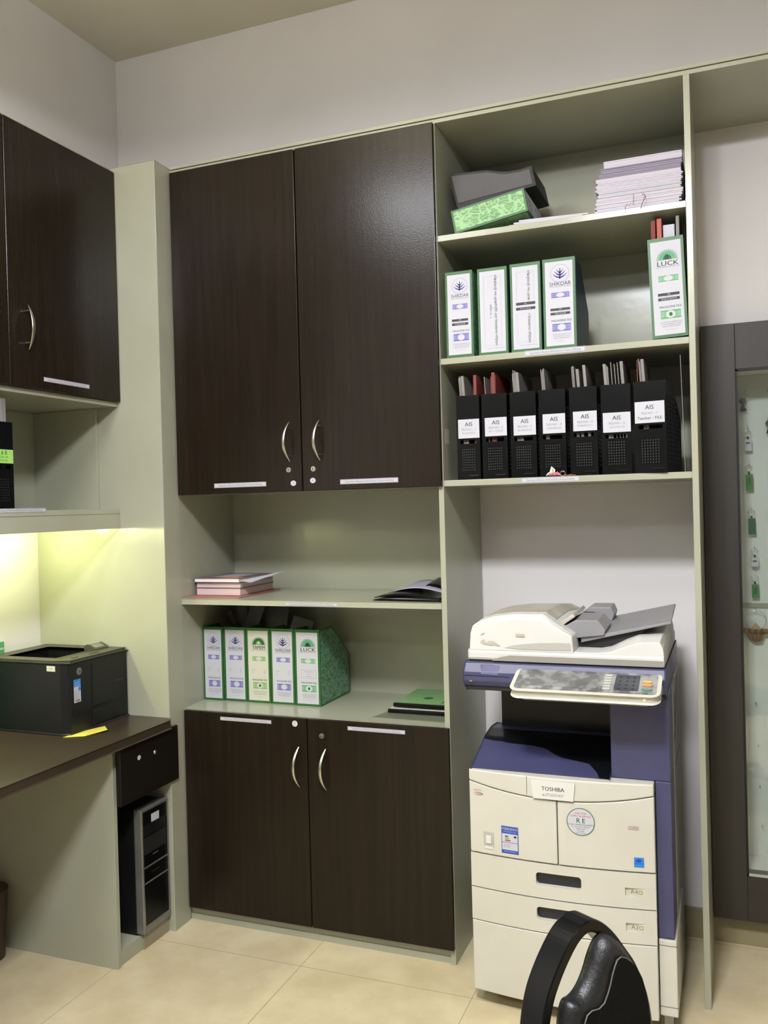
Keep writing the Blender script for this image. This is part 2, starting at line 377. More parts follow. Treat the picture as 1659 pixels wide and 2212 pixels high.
# --- cupboards
def handle(x, z0, z1, parent, yface=-.018, M=None, bow=.03):
    b = MB()
    if M is not None: b.M = M
    N = 16; path = []; zc = (z0+z1)/2; hh = (z1-z0)/2
    for i in range(N+1):
        t = -1+2*i/N
        path.append((Vector((x-0.010*(1-t*t), yface-0.010-bow*(1-t*t), zc+hh*t)), .0022+.0048*(1-t*t)))
    vs = []; n = 8
    prof = lambda r: [(r*math.cos(2*PI*k/n), 0.45*r*math.sin(2*PI*k/n)) for k in range(n)]
    for p, r in path:
        for a, c in prof(r): vs.append((p.x+a, p.y+c, p.z))
    b.add(vs, [(i*n+k, i*n+(k+1) % n, (i+1)*n+(k+1) % n, (i+1)*n+k) for i in range(N) for k in range(n)], CHROME, True)
    for t in (-.72, .72):
        y = yface-0.010-bow*(1-t*t); b.disc((x-.010*(1-t*t), yface, zc+hh*t), (0, -1, 0), .0035, abs(y-yface), CHROME, 10)
    return b.build('handle', parent)
def lock(x, z, parent, y=-.018, r=.0105, M=None):
    b = MB()
    if M is not None: b.M = M
    b.disc((x, y, z), (0, -1, 0), r, .003, CHROME, 24, r*.85); b.disc((x, y-.003, z), (0, -1, 0), r*.62, .002, CHROME, 20, r*.55)
    b.box(x-.0012, x+.0012, y-.0056, y-.005, z-.004, z+.004, BLACKM)
    return b.build('lock', parent)
def numsticker(x, z, t, parent, y=-.018, M=None, rx=.011, rz=.0095):
    b = MB()
    if M is not None: b.M = M
    b.ell(x, z, rx, rz, y-.0006, WHITEP); b.text(t, x, z, .009, y-.0009, NAVYPR)
    return b.build('number_sticker', parent)

uc = thing('wall_cupboard', 'large upper cupboard with two dark walnut doors on the back wall', 'cupboard', (.52, .2, 1.6))
board(0.002, YB-.009, 1.612, 1.63, SAGE).build('bottom_board', uc)
for k, (x0, x1) in enumerate(((0.001, .5225), (.5265, 1.040))):
    d = bx(x0, x1, -.018, 0, 1.6095, 2.8195, WOOD).build('door', uc, bevel=.0025, seg=3)
    if k == 0:
        handle(.482, 1.715, 1.856, d); lock(.472, 1.687, d); numsticker(.489, 1.639, '3', d)
        sticker_strip(.1615, .379, 1.632, 1.6485, -.0186, d)
    else:
        handle(.6, 1.715, 1.856, d); lock(.569, 1.6868, d); numsticker(.566, 1.646, '4', d)
        sticker_strip(.6715, .887, 1.629, 1.6455, -.0186, d)
lc = thing('base_cupboard', 'low cupboard with two dark walnut doors standing on the floor', 'cupboard', (.52, .2, 0))
board(.02, YB-.01, .056, .074, SAGE).build('bottom_board', lc)
pl_ = MB().box(-.0075, 1.0235, .012, .03, 0, .056, SAGE).box(-.0075, 1.0235, .009, .012, 0, .022, SAGE); pl_.build('plinth', lc)
for k, (x0, x1) in enumerate(((0.0, .5135), (.5165, 1.0415))):
    d = bx(x0, x1, -.018, -.0003, .056, .8005, WOOD).build('door', lc, bevel=.0025, seg=3)
    if k == 0:
        handle(.486, .557, .7015, d); numsticker(.4685, .781, '1', d, rx=.011, rz=.011); sticker_strip(.1597, .373, .7735, .7865, -.0186, d)
    else:
        handle(.591, .5555, .7015, d); lock(.5735, .744, d); sticker_strip(.6745, .8877, .772, .7855, -.0186, d)

# --- boxed corner column and left wall furniture
cc = MB().prism([(XL, -.1), (-.006, -.1), (-.0085, 0), (-.050, YB-.001), (XL, YB-.001)], 2, 0, 2.84, SAGE).build('corner_column', bevel=.0015)
tag(cc, 'tall plain sage green boxed column filling the room corner between the cupboards', 'column')

RZ = Matrix.Rotation(PI/2, 4, 'Z')      # local -y -> +x ; local x -> +y
def onx(x, y0=0): return Matrix.Translation((x, y0, 0)) @ RZ
oc = thing('overhead_cupboard', 'dark-doored overhead cupboard with an open sage shelf above the desk', 'cupboard', (-.4, -.8, 1.5))
bx(XL, -.2, -1.9, -.1015, 2.822, 2.838, SAGE).build('top_board', oc, bevel=.001)
bx(XL, -.2, -1.9, -.102, 1.947, 1.963, SAGE).build('bottom_board', oc)
sh = bx(XL+.001, -.2, -1.9, -.102, 1.547, 1.565, SAGE).build('shelf', oc, bevel=.001)
sticker_strip(-.72, -.486, 1.5655, 1.5795, -.0008, sh, M=onx(-.2) @ Matrix.Translation((0, 0, -.0065)))
bx(-.216, -.2015, -1.9, -.102, 1.4918, 1.5469, SAGE).build('fascia', oc, bevel=.001)
bx(XL+.001, -.292, -.113, -.1015, 1.566, 1.946, SAGE).build('side_panel', oc, bevel=.001)
bx(XL+.001, XL+.008, -1.9, -.114, 1.566, 1.946, SAGE).build('back_panel', oc)
for k, (y0, y1) in enumerate(((-.6445, -.1035), (-1.188, -.6485), (-1.73, -1.192))):
    d = bx(-.2, -.182, y0, y1, 1.9655, 2.822, WOOD).build('door', oc, bevel=.0025, seg=3)
    if k < 2: handle(y0+.075 if k == 0 else y1-.075, 2.088, 2.232, d, yface=0.0, M=onx(-.182))
    if k == 0: sticker_strip(-.498, -.2745, 1.9945, 2.0085, -.0006, d, M=onx(-.182))
# the tube light under the cupboard that lights the desk alcove
tl = thing('under_cupboard_light', 'warm tube light fixed under the overhead cupboard', 'tube light', (-.42, -.75, 1.53))
bx(-.45, -.39, -1.35, -.2, 1.53, 1.547, WHITEP).build('housing', tl)
MB().tube([(-.42, -1.32, 1.520), (-.42, -.23, 1.520)], .008, TUBE).build('tube', tl)
for k in range(6):
    ld = bpy.data.lights.new('lamp', 'POINT'); ld.shadow_soft_size = .012; ld.energy = DESKW/6; ld.color = DESKCOL
    lo = bpy.data.objects.new('lamp', ld); COL.objects.link(lo); lo.parent = tl; lo.location = (0, -.52+.2*k, -.033)

# --- desk
dk = thing('desk', 'dark laminate desk with sage panel under it along the left wall', 'desk', (-.3, -.9, 0))
top = MB(); top.prism([(XL+.001, -.101), (-.012, -.101), (.014, -.122), (.014, -2.1), (XL+.001, -2.1)], 2, .757, .79, WOODTOP)
top.build('desk_top', dk, bevel=.004, seg=3)
bx(XL+.001, -.033, -.392, -.374, 0, .757, SAGE).build('side_panel', dk, bevel=.001)
bx(XL+.001, -.033, -2.08, -2.06, 0, .757, SAGE).build('side_panel', dk, bevel=.001)
dr = bx(-.018, 0.0, -.398, -.062+.0, .558, .7555, BLACKP)
dr = bx(-.02, 0.002, -.398, -.0, .0, .1, BLACKP); dr = MB().box(-.012, .004, -.398, -.064, .558, .757, DRAWM)
drw = dr.build('drawer', dk, bevel=.002)
lock(-.205, .6935, drw, 0, .0085, M=onx(.004)); numsticker(-.297, .699, '', drw, 0, M=onx(.004), rx=.0095, rz=.0085)
bx(-.5, -.0125, -.373, -.11, .56, .75, BLACKM).build('drawer_box', dk)
bx(XL+.001, -.04, -.373, -.101, .0, .052, SAGE).build('plinth', dk)
bx(-.052, -.032, -.25, -.101, .0, .085, add_noise(mat('olive_grey_paint', rgb(148, 142, 118), .4), (5, 5, 5), rgb(144, 138, 114), rgb(153, 147, 123))).build('foot_rail', dk, bevel=.001)

# --- PC tower in the compartment below the drawer
pc = thing('computer_tower', 'black computer tower with silver front frame in the compartment under the desk', 'computer', (-.2, -.17, .052))
bx(-.45, -.052, -.262, -.112, .053, .498, BLACKP).build('case', pc, bevel=.003)
fr = MB().box(-.052, -.02, -.264, -.2555, .06, .5, SILVER).box(-.052, -.02, -.1125, -.104, .06, .5, SILVER).box(-.052, -.02, -.2555, -.1125, .488, .5, SILVER).box(-.052, -.02, -.2555, -.1125, .06, .085, SILVER)
fr.build('front_frame', pc, bevel=.003, seg=3)
def pcx(y): return -.2515+(y+.2515)*1.0
fp = MB().box(-.05, -.023, -.2555, -.1125, .085, .488, BLACKG)
fp.build('front_panel', pc)
for z0, z1, m in ((.40, .44, BLACKP), (.335, .395, BLACKM)):
    bx(-.023, -.0215, -.249, -.119, z0, z1, m).build('drive_bay', pc, bevel=.001)
tr = MB().box(-.024, -.0205, -.2555, -.1125, .288, .292, SILVER).box(-.024, -.0205, -.2555, -.1125, .232, .236, SILVER)
tr.build('trim_strip', pc)
bx(-.023, -.021, -.206, -.164, .262, .265, CHROME).build('power_button', pc)
bx(-.023, -.0215, -.2, -.168, .322, .3245, SILVER).build('drive_button', pc)
bx(-.023, -.0215, -.15, -.125, .405, .407, SILVER).build('port_strip', pc)
bx(-.023, -.0218, -.203, -.158, .432, .468, WHITEP).build('white_sticker', pc)

wb = MB(); wb.disc((-.53, -.475, 0), (0, 0, 1), .06, .24, mat('dark_brown_plastic', rgb(64, 48, 40), .5), 28, .075)
wbo = wb.build('waste_bin'); tag(wbo, 'dark brown round bin on the floor under the desk at the left edge', 'bin')

b = MB()
for q in ((-.2565, -.2545, .085, .488), (-.1135, -.1115, .085, .488)): b.box(-.0205, -.0192, q[0], q[1], q[2], q[3], CHROME)
b.box(-.0205, -.0192, -.2565, -.1115, .487, .489, CHROME); b.build('bright_trim', pc)
# --- laser printer on the desk
pr = thing('laser_printer', 'black office laser printer standing on the dark desk', 'printer', (-.38, -.26, .79))
X0, X1, Y0, Y1 = -.565, -.19, -.42, -.105
body = MB(); body.prism([(X0, Y0), (X1-.03, Y0), (X1, Y0+.012), (X1+.006, Y1), (X0, Y1)], 2, .792, 1.036, BLACKP)
bo = body.build('body', pr)
cut(bo, MB().box(X0+.06, X1-.09, Y0+.05, Y1-.055, 1.0, 1.06, BLACKM))
bv = bo.modifiers.new('bevel', 'BEVEL'); bv.width = .004; bv.segments = 2; bv.limit_method = 'ANGLE'
PTOP = add_noise(mat('olive_black_top_plastic', rgb(66, 65, 54), .42), (9, 9, 9), rgb(62, 61, 51), rgb(70, 69, 58))
tp = MB(); tp.prism([(X0, Y0), (X1-.06, Y0), (X1-.004, Y0+.02), (X1-.002, Y1), (X0, Y1)], 2, 1.036, 1.046, PTOP)
tpo = tp.build('top_cover', pr)
cut(tpo, MB().box(X0+.06, X1-.09, Y0+.05, Y1-.055, 1.02, 1.06, BLACKM))
bv = tpo.modifiers.new('bevel', 'BEVEL'); bv.width = .002; bv.segments = 2; bv.limit_method = 'ANGLE'
bx(X0+.062, X1-.092, Y0+.052, Y1-.057, 1.0, 1.003, BLACKM).build('output_tray', pr)
bx(X1-.074, X1-.07, Y0+.045, Y1-.02, 1.0455, 1.0465, BLACKM).build('groove', pr)
cpn = MB(); cpn.prism([(-.30, 1.046), (-.30, 1.060), (-.285, 1.066), (-.255, 1.052), (-.252, 1.046)], 1, Y1-.095, Y1-.02, PTOP); cpo = cpn.build('control_panel', pr, bevel=.002)
b = MB(); b.add([(-.281, Y1-.085, 1.0646), (-.259, Y1-.085, 1.0546), (-.259, Y1-.035, 1.0546), (-.281, Y1-.035, 1.0646)], [(0, 1, 2, 3)], mat('lcd_grey', rgb(112, 112, 104), .2)); b.build('display', cpo)
for (a, bb, c, d) in ((-.225, -.215, -.36, -.33), (-.222, -.214, -.27, -.22)):
    bx(a, bb, c, d, 1.0458, 1.047, BLACKM).build('button', pr)
MX = onx(X1+.0035)
fd = MB(); fd.box(X1-.002, X1+.0055, -.30, -.112, .865, 1.02, BLACKP); fd.build('front_door', pr, bevel=.003)
bx(X1-.002, X1+.005, -.395, -.112, .862, .8635, BLACKM).build('seam', pr)
bx(X1-.002, X1+.007, -.30, -.112, .80, .856, BLACKP).build('paper_tray', pr, bevel=.003)
b = MB(); b.M = onx(X1+.0012); b.disc((-.362, 0, 1.003), (0, -1, 0), .0125, .0015, SILVER); b.text('hp', -.362, 1.003, .0165, -.0022, BLACKPR, shear=.35, bold=.01); b.build('badge', pr)
b = MB(); b.M = onx(X1+.0012)
b.rect(-.391, -.356, .897, .977, -.0006, WHITEP); b.rect(-.391, -.356, .952, .977, -.0009, SKYPR); b.ell(-.362, .943, .0065, .0075, -.0012, SKYPR)
for k, zz in enumerate((.966, .957)): b.text(('LaserJet', 'PRO 400')[k], -.3735, zz, .0075, -.0012, WHITEP)
for k in range(5): b.rect(-.388, -.366, .934-.006*k, .9352-.006*k, -.001, GREYPR)
for k in range(9): b.rect(-.381+.0022*k, -.3797+.0022*k, .900, .9065, -.001, BLACKPR)
b.build('product_sticker', pr)
b = MB(); b.M = onx(X1+.0056); b.text('LaserJet Pro 400', -.152, .935, .006, -.0003, MIDPR); b.build('model_name', pr)
b = MB(); b.rect(-.277, -.240, 1.0095, 1.0285, Y0-.0008, IVORYP); b.text('HP-02', -.2585, 1.019, .006, Y0-.0012, MIDPR); b.build('paper_tag', pr)
bx(-.50, -.472, Y0-.0006, Y0, 1.003, 1.0042, mat('dark_grey_line', rgb(50, 50, 50), .5)).build('vent_line', pr)
yn = MB(); yn.add([(-.197, -.44, .7915), (-.135, -.405, .7915), (-.1, -.33, .797), (-.16, -.27, .7915), (-.19, -.35, .7915), (-.14, -.385, .7945)], [(0, 1, 5, 4), (1, 2, 3, 5), (5, 3, 4)], YELLOWP)
yo = yn.build('sticky_note'); yo.modifiers.new('s', 'SOLIDIFY').thickness = .0006
tag(yo, 'curled yellow note lying on the desk by the black printer', 'note')
gf = bx(XL+.002, XL+.011, -.60, -.2965, .791, 1.083, GREENPR)
gf.box(XL+.011, XL+.0115, -.33, -.30, 1.055, 1.062, IVORYP)
tag(gf.build('green_folder'), 'green folder leaning on the wall behind the black printer', 'folder')

# ------------------------------------------------------------------ files
def note(b, cx, cz, wd, ht, y, col, pale, eye=None):      # the banknote-like ornament on the labels
    b.rect(cx-wd/2, cx+wd/2, cz-ht/2, cz+ht/2, y, col)
    for sx in (-1, 1):
        for k in (.24, .36, .45):
            b.frame(cx+sx*k*wd-wd*.035, cx+sx*k*wd+wd*.035, cz-ht*.3, cz+ht*.3, wd*.013, y-.0002, pale)
    b.ell(cx, cz, wd*.23, ht*.44, y-.0003, pale, 20); b.ell(cx, cz, wd*.19, ht*.33, y-.0004, WHITEP, 20)
    if eye: b.ell(cx, cz, ht*.2, ht*.24, y-.0005, eye, 14)
def file_label(kind, wd, ht, b, y):
    # local: x 0..wd, z 0..ht, facing -y
    pap = {'tamem': IVORYP}.get(kind[0], WHITEP); b.rect(0, wd, 0, ht, y, pap)
    cx = wd*.54; y2 = y-.0003; k = kind[0]; H = lambda f: ht*(1-f)
    if k in ('shikdar', 'luck', 'tamem'):
        col = {'shikdar': BLUEPR, 'luck': GREENPR, 'tamem': LEAFPR}[k]
        if k == 'shikdar':
            R = wd*.34; zc = H(.145)
            b.ell(cx, zc, R, R, y2, PALEBL, 30); b.ring(cx, zc, R, R, R*.05, y2-.0001, GREYPR); b.ell(cx, zc+R*.06, R*.9, R*.86, y2-.0002, WHITEP, 30)
            b.flat([(cx-R*.06, zc-R*.6), (cx+R*.04, zc-R*.6), (cx+R*.07, zc+R*.55), (cx-R*.03, zc+R*.55)], y2-.0003, NAVYPR)
            for s in (-1, 1):
                for q, (l, z0, h) in enumerate(((.75, -.42, .4), (.6, -.15, .45), (.38, .1, .42))):
                    P = []
                    for i in range(7):
                        t = i/6; P.append((cx+s*R*l*t, zc+R*(z0+h*t*t), R*.085*(1-t)**.6+R*.02))
                    pts = [(x, z+r) for x, z, r in P]+[(x, z-r) for x, z, r in reversed(P)]
                    if s < 0: pts = pts[::-1]
                    b.flat(pts, y2-.0003, NAVYPR)
            b.text('SHIKDAR', cx, H(.268), wd*.2, y2, BLACKPR, sx=.95); zl = .298
        else:
            R = wd*.34; zc = H(.2)
            b.ell(cx, zc, R*.86, R*.86, y2, DGREENPR if k == 'tamem' else GREENPR, 20, 0, PI); b.ell(cx, zc, R*.42, R*.5, y2-.0003, LEAFPR if k == 'tamem' else DGREENPR, 16, 0, PI)
            if k == 'luck': b.ell(cx-R*.05, zc+R*.28, R*.2, R*.26, y2-.0005, BLACKPR, 12)
            else: b.ell(cx, zc+R*.25, R*.16, R*.18, y2-.0005, IVORYP, 12)
            for i in range(17):
                a = PI*i/16; c_, s_ = math.cos(a), math.sin(a); r0, r1 = R*.9, R*1.06
                b.flat([(cx+r0*math.cos(a-.07), zc+r0*math.sin(a-.07)), (cx+r1*c_, zc+r1*s_), (cx+r0*math.cos(a+.07), zc+r0*math.sin(a+.07))], y2, DGREENPR)
            b.text('LUCK' if k == 'luck' else 'TAMEM', cx, H(.243), wd*.225, y2, BLACKPR, bold=.02, sx=1.25 if k == 'luck' else .85); zl = .275
        b.rect(wd*.16, wd*.93, H(zl+.004), H(zl), y2, MIDPR)
        note(b, cx, H(.40), wd*.66, ht*.062, y2, col, {'shikdar': PALEBL}.get(k, IVORYP))
        if kind[1] == 'bars':
            for q, z in enumerate((.555, .605)):
                b.rect(wd*.17, wd*.88, H(z+.03), H(z), y2, BLACKPR); b.text(('AIS', kind[2])[q], wd*.53, H(z+.015), ht*.022, y2-.0003, WHITEP)
            b.text('FILE NO - '+kind[3], wd*.53, H(.594), ht*.015, y2, MIDPR)
        elif kind[1] == 'from':
            b.text('From', wd*.17, H(.565), ht*.024, y2, MIDPR, 'LEFT'); b.text('20', wd*.83, H(.565), ht*.024, y2, MIDPR, 'RIGHT')
            b.text('To', wd*.17, H(.60), ht*.024, y2, MIDPR, 'LEFT'); b.text('20', wd*.83, H(.60), ht*.024, y2, MIDPR, 'RIGHT')
        else:
            b.frame(wd*.2, wd*.9, H(.64), H(.525), .0006, y2, MIDPR)
            for q, tx in enumerate(('Science & Business', 'Studies', 'Program File')): b.text(tx, wd*.55, H(.55+.032*q), ht*.018, y2, MIDPR)
        b.text('MAGAZINE FILE', cx+wd*.02, H(.705), wd*.105, y2, BLACKPR, bold=.015, sx=1.0)
        note(b, cx+wd*.02, H(.785), wd*.67, ht*.09, y2, col, {'shikdar': PALEBL}.get(k, IVORYP), None if k == 'shikdar' else DGREENPR)
        for q, tx in enumerate(('THIS SPECIALLY DIFFERENT KIND', 'OF FILE CAN SERVE AS WORKS', 'MAKES A VARIED PROSPECT')): b.text(tx, cx+wd*.02, H(.868+.022*q), ht*.0165, y2, MIDPR, bold=.01, sx=.9)
        b.text('www.magfile.com', cx, H(.945), ht*.016, y2, GREYPR)
    else:
        t1 = 'ডিপার্টমেন্ট অব এ্যাকাউন্টিং এন্ড ইনফরমেশন সিস্টেমস'
        b.frame(wd*.14, wd*.86, ht*.075, ht*.94, .0012, y2, PALEBL); b.frame(wd*.17, wd*.83, ht*.085, ht*.93, .0004, y2, GREYPR)
        b.text(t1, wd*.62, ht*.51, ht*.04, y2, BLACKPR, rot=-PI/2, sx=.9, bold=.01)
        if k == 'b1': b.text('ফাইল নং: ১', wd*.42, ht*.5, ht*.036, y2, BLACKPR, rot=-PI/2)
        else:
            b.rect(wd*.1, wd*.9, H(.575), H(.42), y2-.0002, WHITEP)
            for q, z in enumerate((.435, .495)):
                b.rect(wd*.13, wd*.88, H(z+.034), H(z), y2-.0004, BLACKPR); b.text(('AIS', '05,12,17,20,22'.replace('05', '01'))[q], wd*.5, H(z+.017), ht*.022, y2-.0006, WHITEP)
        b.text('EXCELLENT COMMERCIAL STATIONERY', wd*.6, ht*.045, ht*.012, y2, MIDPR)
def green_file(kind, loc, rot, label, w_=.094, h_=.288, d_=.27, pat=PATD, group=None, lean=0, topcut=.13, back=.155):
    t = thing('magazine_file', label, 'magazine file', loc, rot, group)
    e = .0035; sl = [(0, 0), (d_, 0), (d_, h_-topcut), (d_-back, h_), (0, h_)]
    b = MB()
    for x0, x1 in ((0, e), (w_-e, w_)): b.prism(sl, 0, x0, x1, GREENB)
    b.box(e, w_-e, 0, e, 0, h_, GREENB); b.box(e, w_-e, e, d_, 0, e, GREENB); b.box(e, w_-e, d_-e, d_, e, h_-topcut, GREENB)
    b.build('box_body', t, world=False)
    m = .007; inn = [(m, m), (d_-m, m), (d_-m, h_-topcut-m*.4), (d_-back-m*.4, h_-m), (m, h_-m)]
    c = MB(); c.prism(inn, 0, w_, w_+.0006, pat); c.prism(inn, 0, -.0006, 0, pat); c.box(m, w_-m, m, d_-m, -.0006, 0, pat)
    c.build('patterned_cover', t, world=False)
    l = MB(); l.M = Matrix.Translation((w_*.075, 0, h_*.028)); file_label(kind, w_*.85, h_*.935, l, -.0008); l.build('spine_label', t, world=False)
    return t
Z1, Z2, Z3, ZM, ZC = 2.4457, 2.0358, 1.6293, 1.218, .803
# counter row (five)
row = [(('shikdar', 'from'), 0.0415, .156, 'leftmost green magazine file on the counter, with a purple tree logo label'),
       (('shikdar', 'from'), 0.1405, .162, 'second green magazine file from the left on the counter, purple tree logo label'),
       (('tamem', 'from'), 0.2385, .160, 'green magazine file with cream TAMEM label in the middle of the counter row'),
       (('shikdar', 'from'), .3355, .158, 'green magazine file with purple tree logo, right of the TAMEM one on the counter'),
       (('luck', 'box'), .4335, .155, 'green magazine file with LUCK label at the right end of the counter row')]
xc = [-.0215, .0705, .1725, .2795, .385]
for i, (k, x, y, lb) in enumerate(row):
    green_file(k, (xc[i]+.03*0, y, ZC+.0005), (0, 0, 0), lb, w_=(.0905, .099, .1035, .1015, .105)[i], h_=.288, group='green magazine files on the counter')
# grey envelopes behind / inside those files
for i, (x, y, z, wd, h, rx, ry) in enumerate([(.0, .26, 1.105, .02, .035, .1, -.5), (.028, .28, 1.105, .03, .045, .1, -.4), (.062, .25, 1.1, .04, .075, .2, -.25), (.105, .24, 1.1, .06, .085, .25, .35), (.19, .28, 1.1, .10, .07, .3, .1), (.33, .23, 1.09, .09, .03, .5, .25)]):
    b = MB(); b.box(-wd/2, wd/2, -.001, .001, -.1, h, SHADECARD)
    o = b.build('envelope', bevel=0); o.location = (x+.035, y+.03, z); o.rotation_euler = (-rx*.4, ry, 0)
    tag(o, ['leftmost short', 'second', 'third and tallest', 'fourth, slanting', 'fifth, wide flat', 'rightmost low'][i]+' grey paper folder in shade-darkened colour poking out above the green counter files', 'folder', 'grey folders in the counter files')
# shelf 2 (labelled files)
rowB = [(('shikdar', 'bars', '01,08,15,22,29', '1'), 1.078, 1.0655, .0, 'leftmost green magazine file on the middle shelf, purple tree logo label', PATD, .0925, .283),
        (('b1',), 1.175, 1.174, .006, 'green magazine file with vertical handwriting-style label and no black bars', PATB, .0985, .283),
        (('b2',), 1.28, 1.283, .006, 'green magazine file with vertical lettering crossed by two black bars', PATB, .0985, .285),
        (('shikdar', 'bars', '02,09,16,23,30', '4'), 1.39, 1.3905, .0, 'green magazine file with tree logo and black bars, beside the dark blue sided end', PATB, .103, .285)]
for k, _, x, y, lb, p, wd, h in rowB:
    green_file(k, (x, y, Z2+.0005), (0, 0, 0), lb, w_=wd, h_=h, pat=p, group='magazine files on the second shelf')
lf = green_file(('luck', 'bars', '05,06,07,28,29,30', '5'), (1.7215, .012, Z2+.0005+.0032), (0, -.03, 0), 'green LUCK magazine file standing alone at the right end of its shelf', w_=.104, h_=.305)
for x0, x1, z, m, lb, nm, y0 in ((1.7225, 1.7365, 2.407, REDCARD, 'dark red folder at the left inside the lone LUCK file', 'folder', .03), (1.740, 1.7545, 2.411, REDCARD2, 'salmon red folder sticking up in the lone LUCK file', 'folder', .03), (1.7575, 1.792, 2.392, WHITEP, 'white papers standing in the lone LUCK file', 'papers', .04), (1.796, 1.806, 2.413, GREYCARD, 'grey brown folder at the right inside the lone LUCK file', 'folder', .03)):
    tag(bx(x0, x1, y0, y0+.2, Z2+.01, z, m).build('folder' if nm == 'folder' else 'paper_bundle', bevel=.002), lb, nm)

# shelf 3: seven black perforated magazine files
def black_file(loc, rot, label, w_, h_, d_, lines, lx0, lx1, lz0, lz1, group='black magazine files', labm=WHITEP, labt=BLACKPR, slx=None):
    t = thing('magazine_file', label, 'magazine file', loc, rot, group)
    e = .0022; sl = [(0, 0), (d_, 0), (d_, h_-.11), (d_-.14, h_), (0, h_)]
    b = MB()
    for x0, x1 in ((0, e), (w_-e, w_)): b.prism(sl, 0, x0, x1, BLACKG)
    b.box(e, w_-e, e, d_, 0, e, BLACKG); b.box(e, w_-e, d_-e, d_, e, h_-.11, BLACKG)
    # front with a slot
    s0, s1 = lz0-.018, lz0-.006
    b.box(e, w_-e, 0, e, 0, s0, BLACKG); b.box(e, w_-e, 0, e, s1, h_, BLACKG); b.box(e, .012, 0, e, s0, s1, BLACKG); b.box(w_-.012, w_-e, 0, e, s0, s1, BLACKG)
    p = b
    for i in range(7):
        for j in range(9):
            x = w_*.22+i*w_*.085; z = .03+j*.0085
            p.add([(x, -.0004, z), (x+.0028, -.0004, z+.0012), (x+.0036, -.0004, z+.0048), (x+.0008, -.0004, z+.0036)], [(0, 1, 2, 3)], mat_hole)
    for yy in range(8):
        for j in range(15):
            y = .03+yy*.026; z = .03+j*.0135
            if z < h_-.03-max(0, (y-(d_-.14))*.8): p.box(w_, w_+.0004, y, y+.004, z, z+.008, mat_hole)
    p.build('box_body', t, world=False)
    r = MB(); r.box(w_*.5, w_*.93, -.003, 0, .008, .014, BLACKG); r.build('pull_rim', t, bevel=.001, world=False)
    l = MB(); l.rect(lx0, lx1, lz0, lz1, -.0012, labm); cx = (lx0+lx1)/2; H_ = lz1-lz0
    if labm is LIMEP: l.frame(lx0, lx1, lz0, lz1, .0008, -.0014, GREYPR)
    for (tx, f, sz, m) in lines: l.text(tx, cx, lz0+H_*f, sz, -.0016, m, bold=.01 if sz > .012 else 0)
    l.build('front_label', t, world=False)
    return t
mat_hole = mat('perforation_grey', rgb(44, 46, 46), .35)
xb = [(1.084, .0795), (1.1715, .085), (1.2665, .0855), (1.361, .086), (1.4615, .0865), (1.5605, .0905), (1.6615, .0965)]
yb = [.028, .028, .03, .03, .02, .018, .002]
nums = ['01,02,09,30,31', '02,11,12,24,25', '05,18,20,22,23', '03,04,05,20,26', '07,08,09,10,11', '12,13,14,15,16', '']
order = ['leftmost', 'second', 'third', 'fourth', 'fifth', 'sixth', 'rightmost']
lab = [(1.0896, 1.1708, 1.7678, 1.8309), (1.1815, 1.266, 1.7703, 1.8313), (1.2775, 1.3619, 1.7681, 1.83), (1.3735, 1.4569, 1.7688, 1.8315), (1.4725, 1.5555, 1.7706, 1.8326), (1.5655, 1.6565, 1.7605, 1.8223), (1.663, 1.7534, 1.7822, 1.8479)]
fsets = ['gggg r', 'ggrrr r', 'ggggg', 'ggggg', 'ggg G G', 'G gg gggg', 'rg ggG']
for i in range(7):
    x, wd = xb[i]; l = lab[i]
    ln = [('AIS', .72, .019, BLACKPR), ('FILE NO – %d' % (i+1), .45, .0095, MIDPR)]
    ln += [(nums[i], .26, .008, MIDPR)] if i < 6 else [('Teacher - FILE', .22, .0125, BLACKPR)]
    lx0 = max(l[0]-x, .003); lx1 = min(l[1]-x, wd-.001)
    lb = ('%s black magazine file in the row, label AIS file no %d' % (order[i], i+1)) if i < 6 else 'rightmost black magazine file, turned aside, label AIS Teacher FILE'
    black_file((x, yb[i], Z3+.0005), (0, 0, 0 if i < 6 else -.12), lb, wd, .281, .25, ln, lx0, lx1, l[2]-Z3, l[3]-Z3)
random.seed(3)
def sheet(x, y0, z0, z1, th, m, lean, d, lb, grp, name='folder'):
    b = MB(); n = 5; vs = []
    for j in range(2):
        yy = j*d
        for k in range(n+1):
            zz = (z1-z0)*k/n; vs += [(-th/2+lean*zz, yy, zz), (th/2+lean*zz, yy, zz)]
    s = 2*(n+1); fs = []
    for k in range(n):
        a = 2*k; fs += [(a, a+1, a+3, a+2), (s+a, s+a+2, s+a+3, s+a+1), (a, a+2, s+a+2, s+a), (a+1, s+a+1, s+a+3, a+3)]
    fs += [(0, s, s+1, 1), (s-2, s-1, 2*s-1, 2*s-2)]
    b.add(vs, fs, m); o = b.build(name); o.location = (x, y0, z0); return tag(o, lb, 'folder', grp)
C_papers = [
 [(1.061, 'g'), (1.068, 'g'), (1.075, 'g'), (1.084, 'G'), (1.117, 'R')],
 [(1.170, 'g'), (1.177, 'r'), (1.186, 'R'), (1.195, 'r')],
 [(1.257, 'g'), (1.264, 'g'), (1.271, 'g'), (1.279, 'g'), (1.290, 'G')],
 [(1.345, 'g'), (1.353, 'g'), (1.361, 'g'), (1.370, 'g')],
 [(1.448, 'g'), (1.457, 'g'), (1.465, 'g'), (1.483, 'G'), (1.506, 'G')],
 [(1.566, 'G'), (1.580, 'g'), (1.590, 'g'), (1.608, 'g'), (1.619, 'g'), (1.629, 'g'), (1.642, 'G')],
 [(1.672, 'r'), (1.688, 'g'), (1.698, 'g'), (1.709, 'G')]]
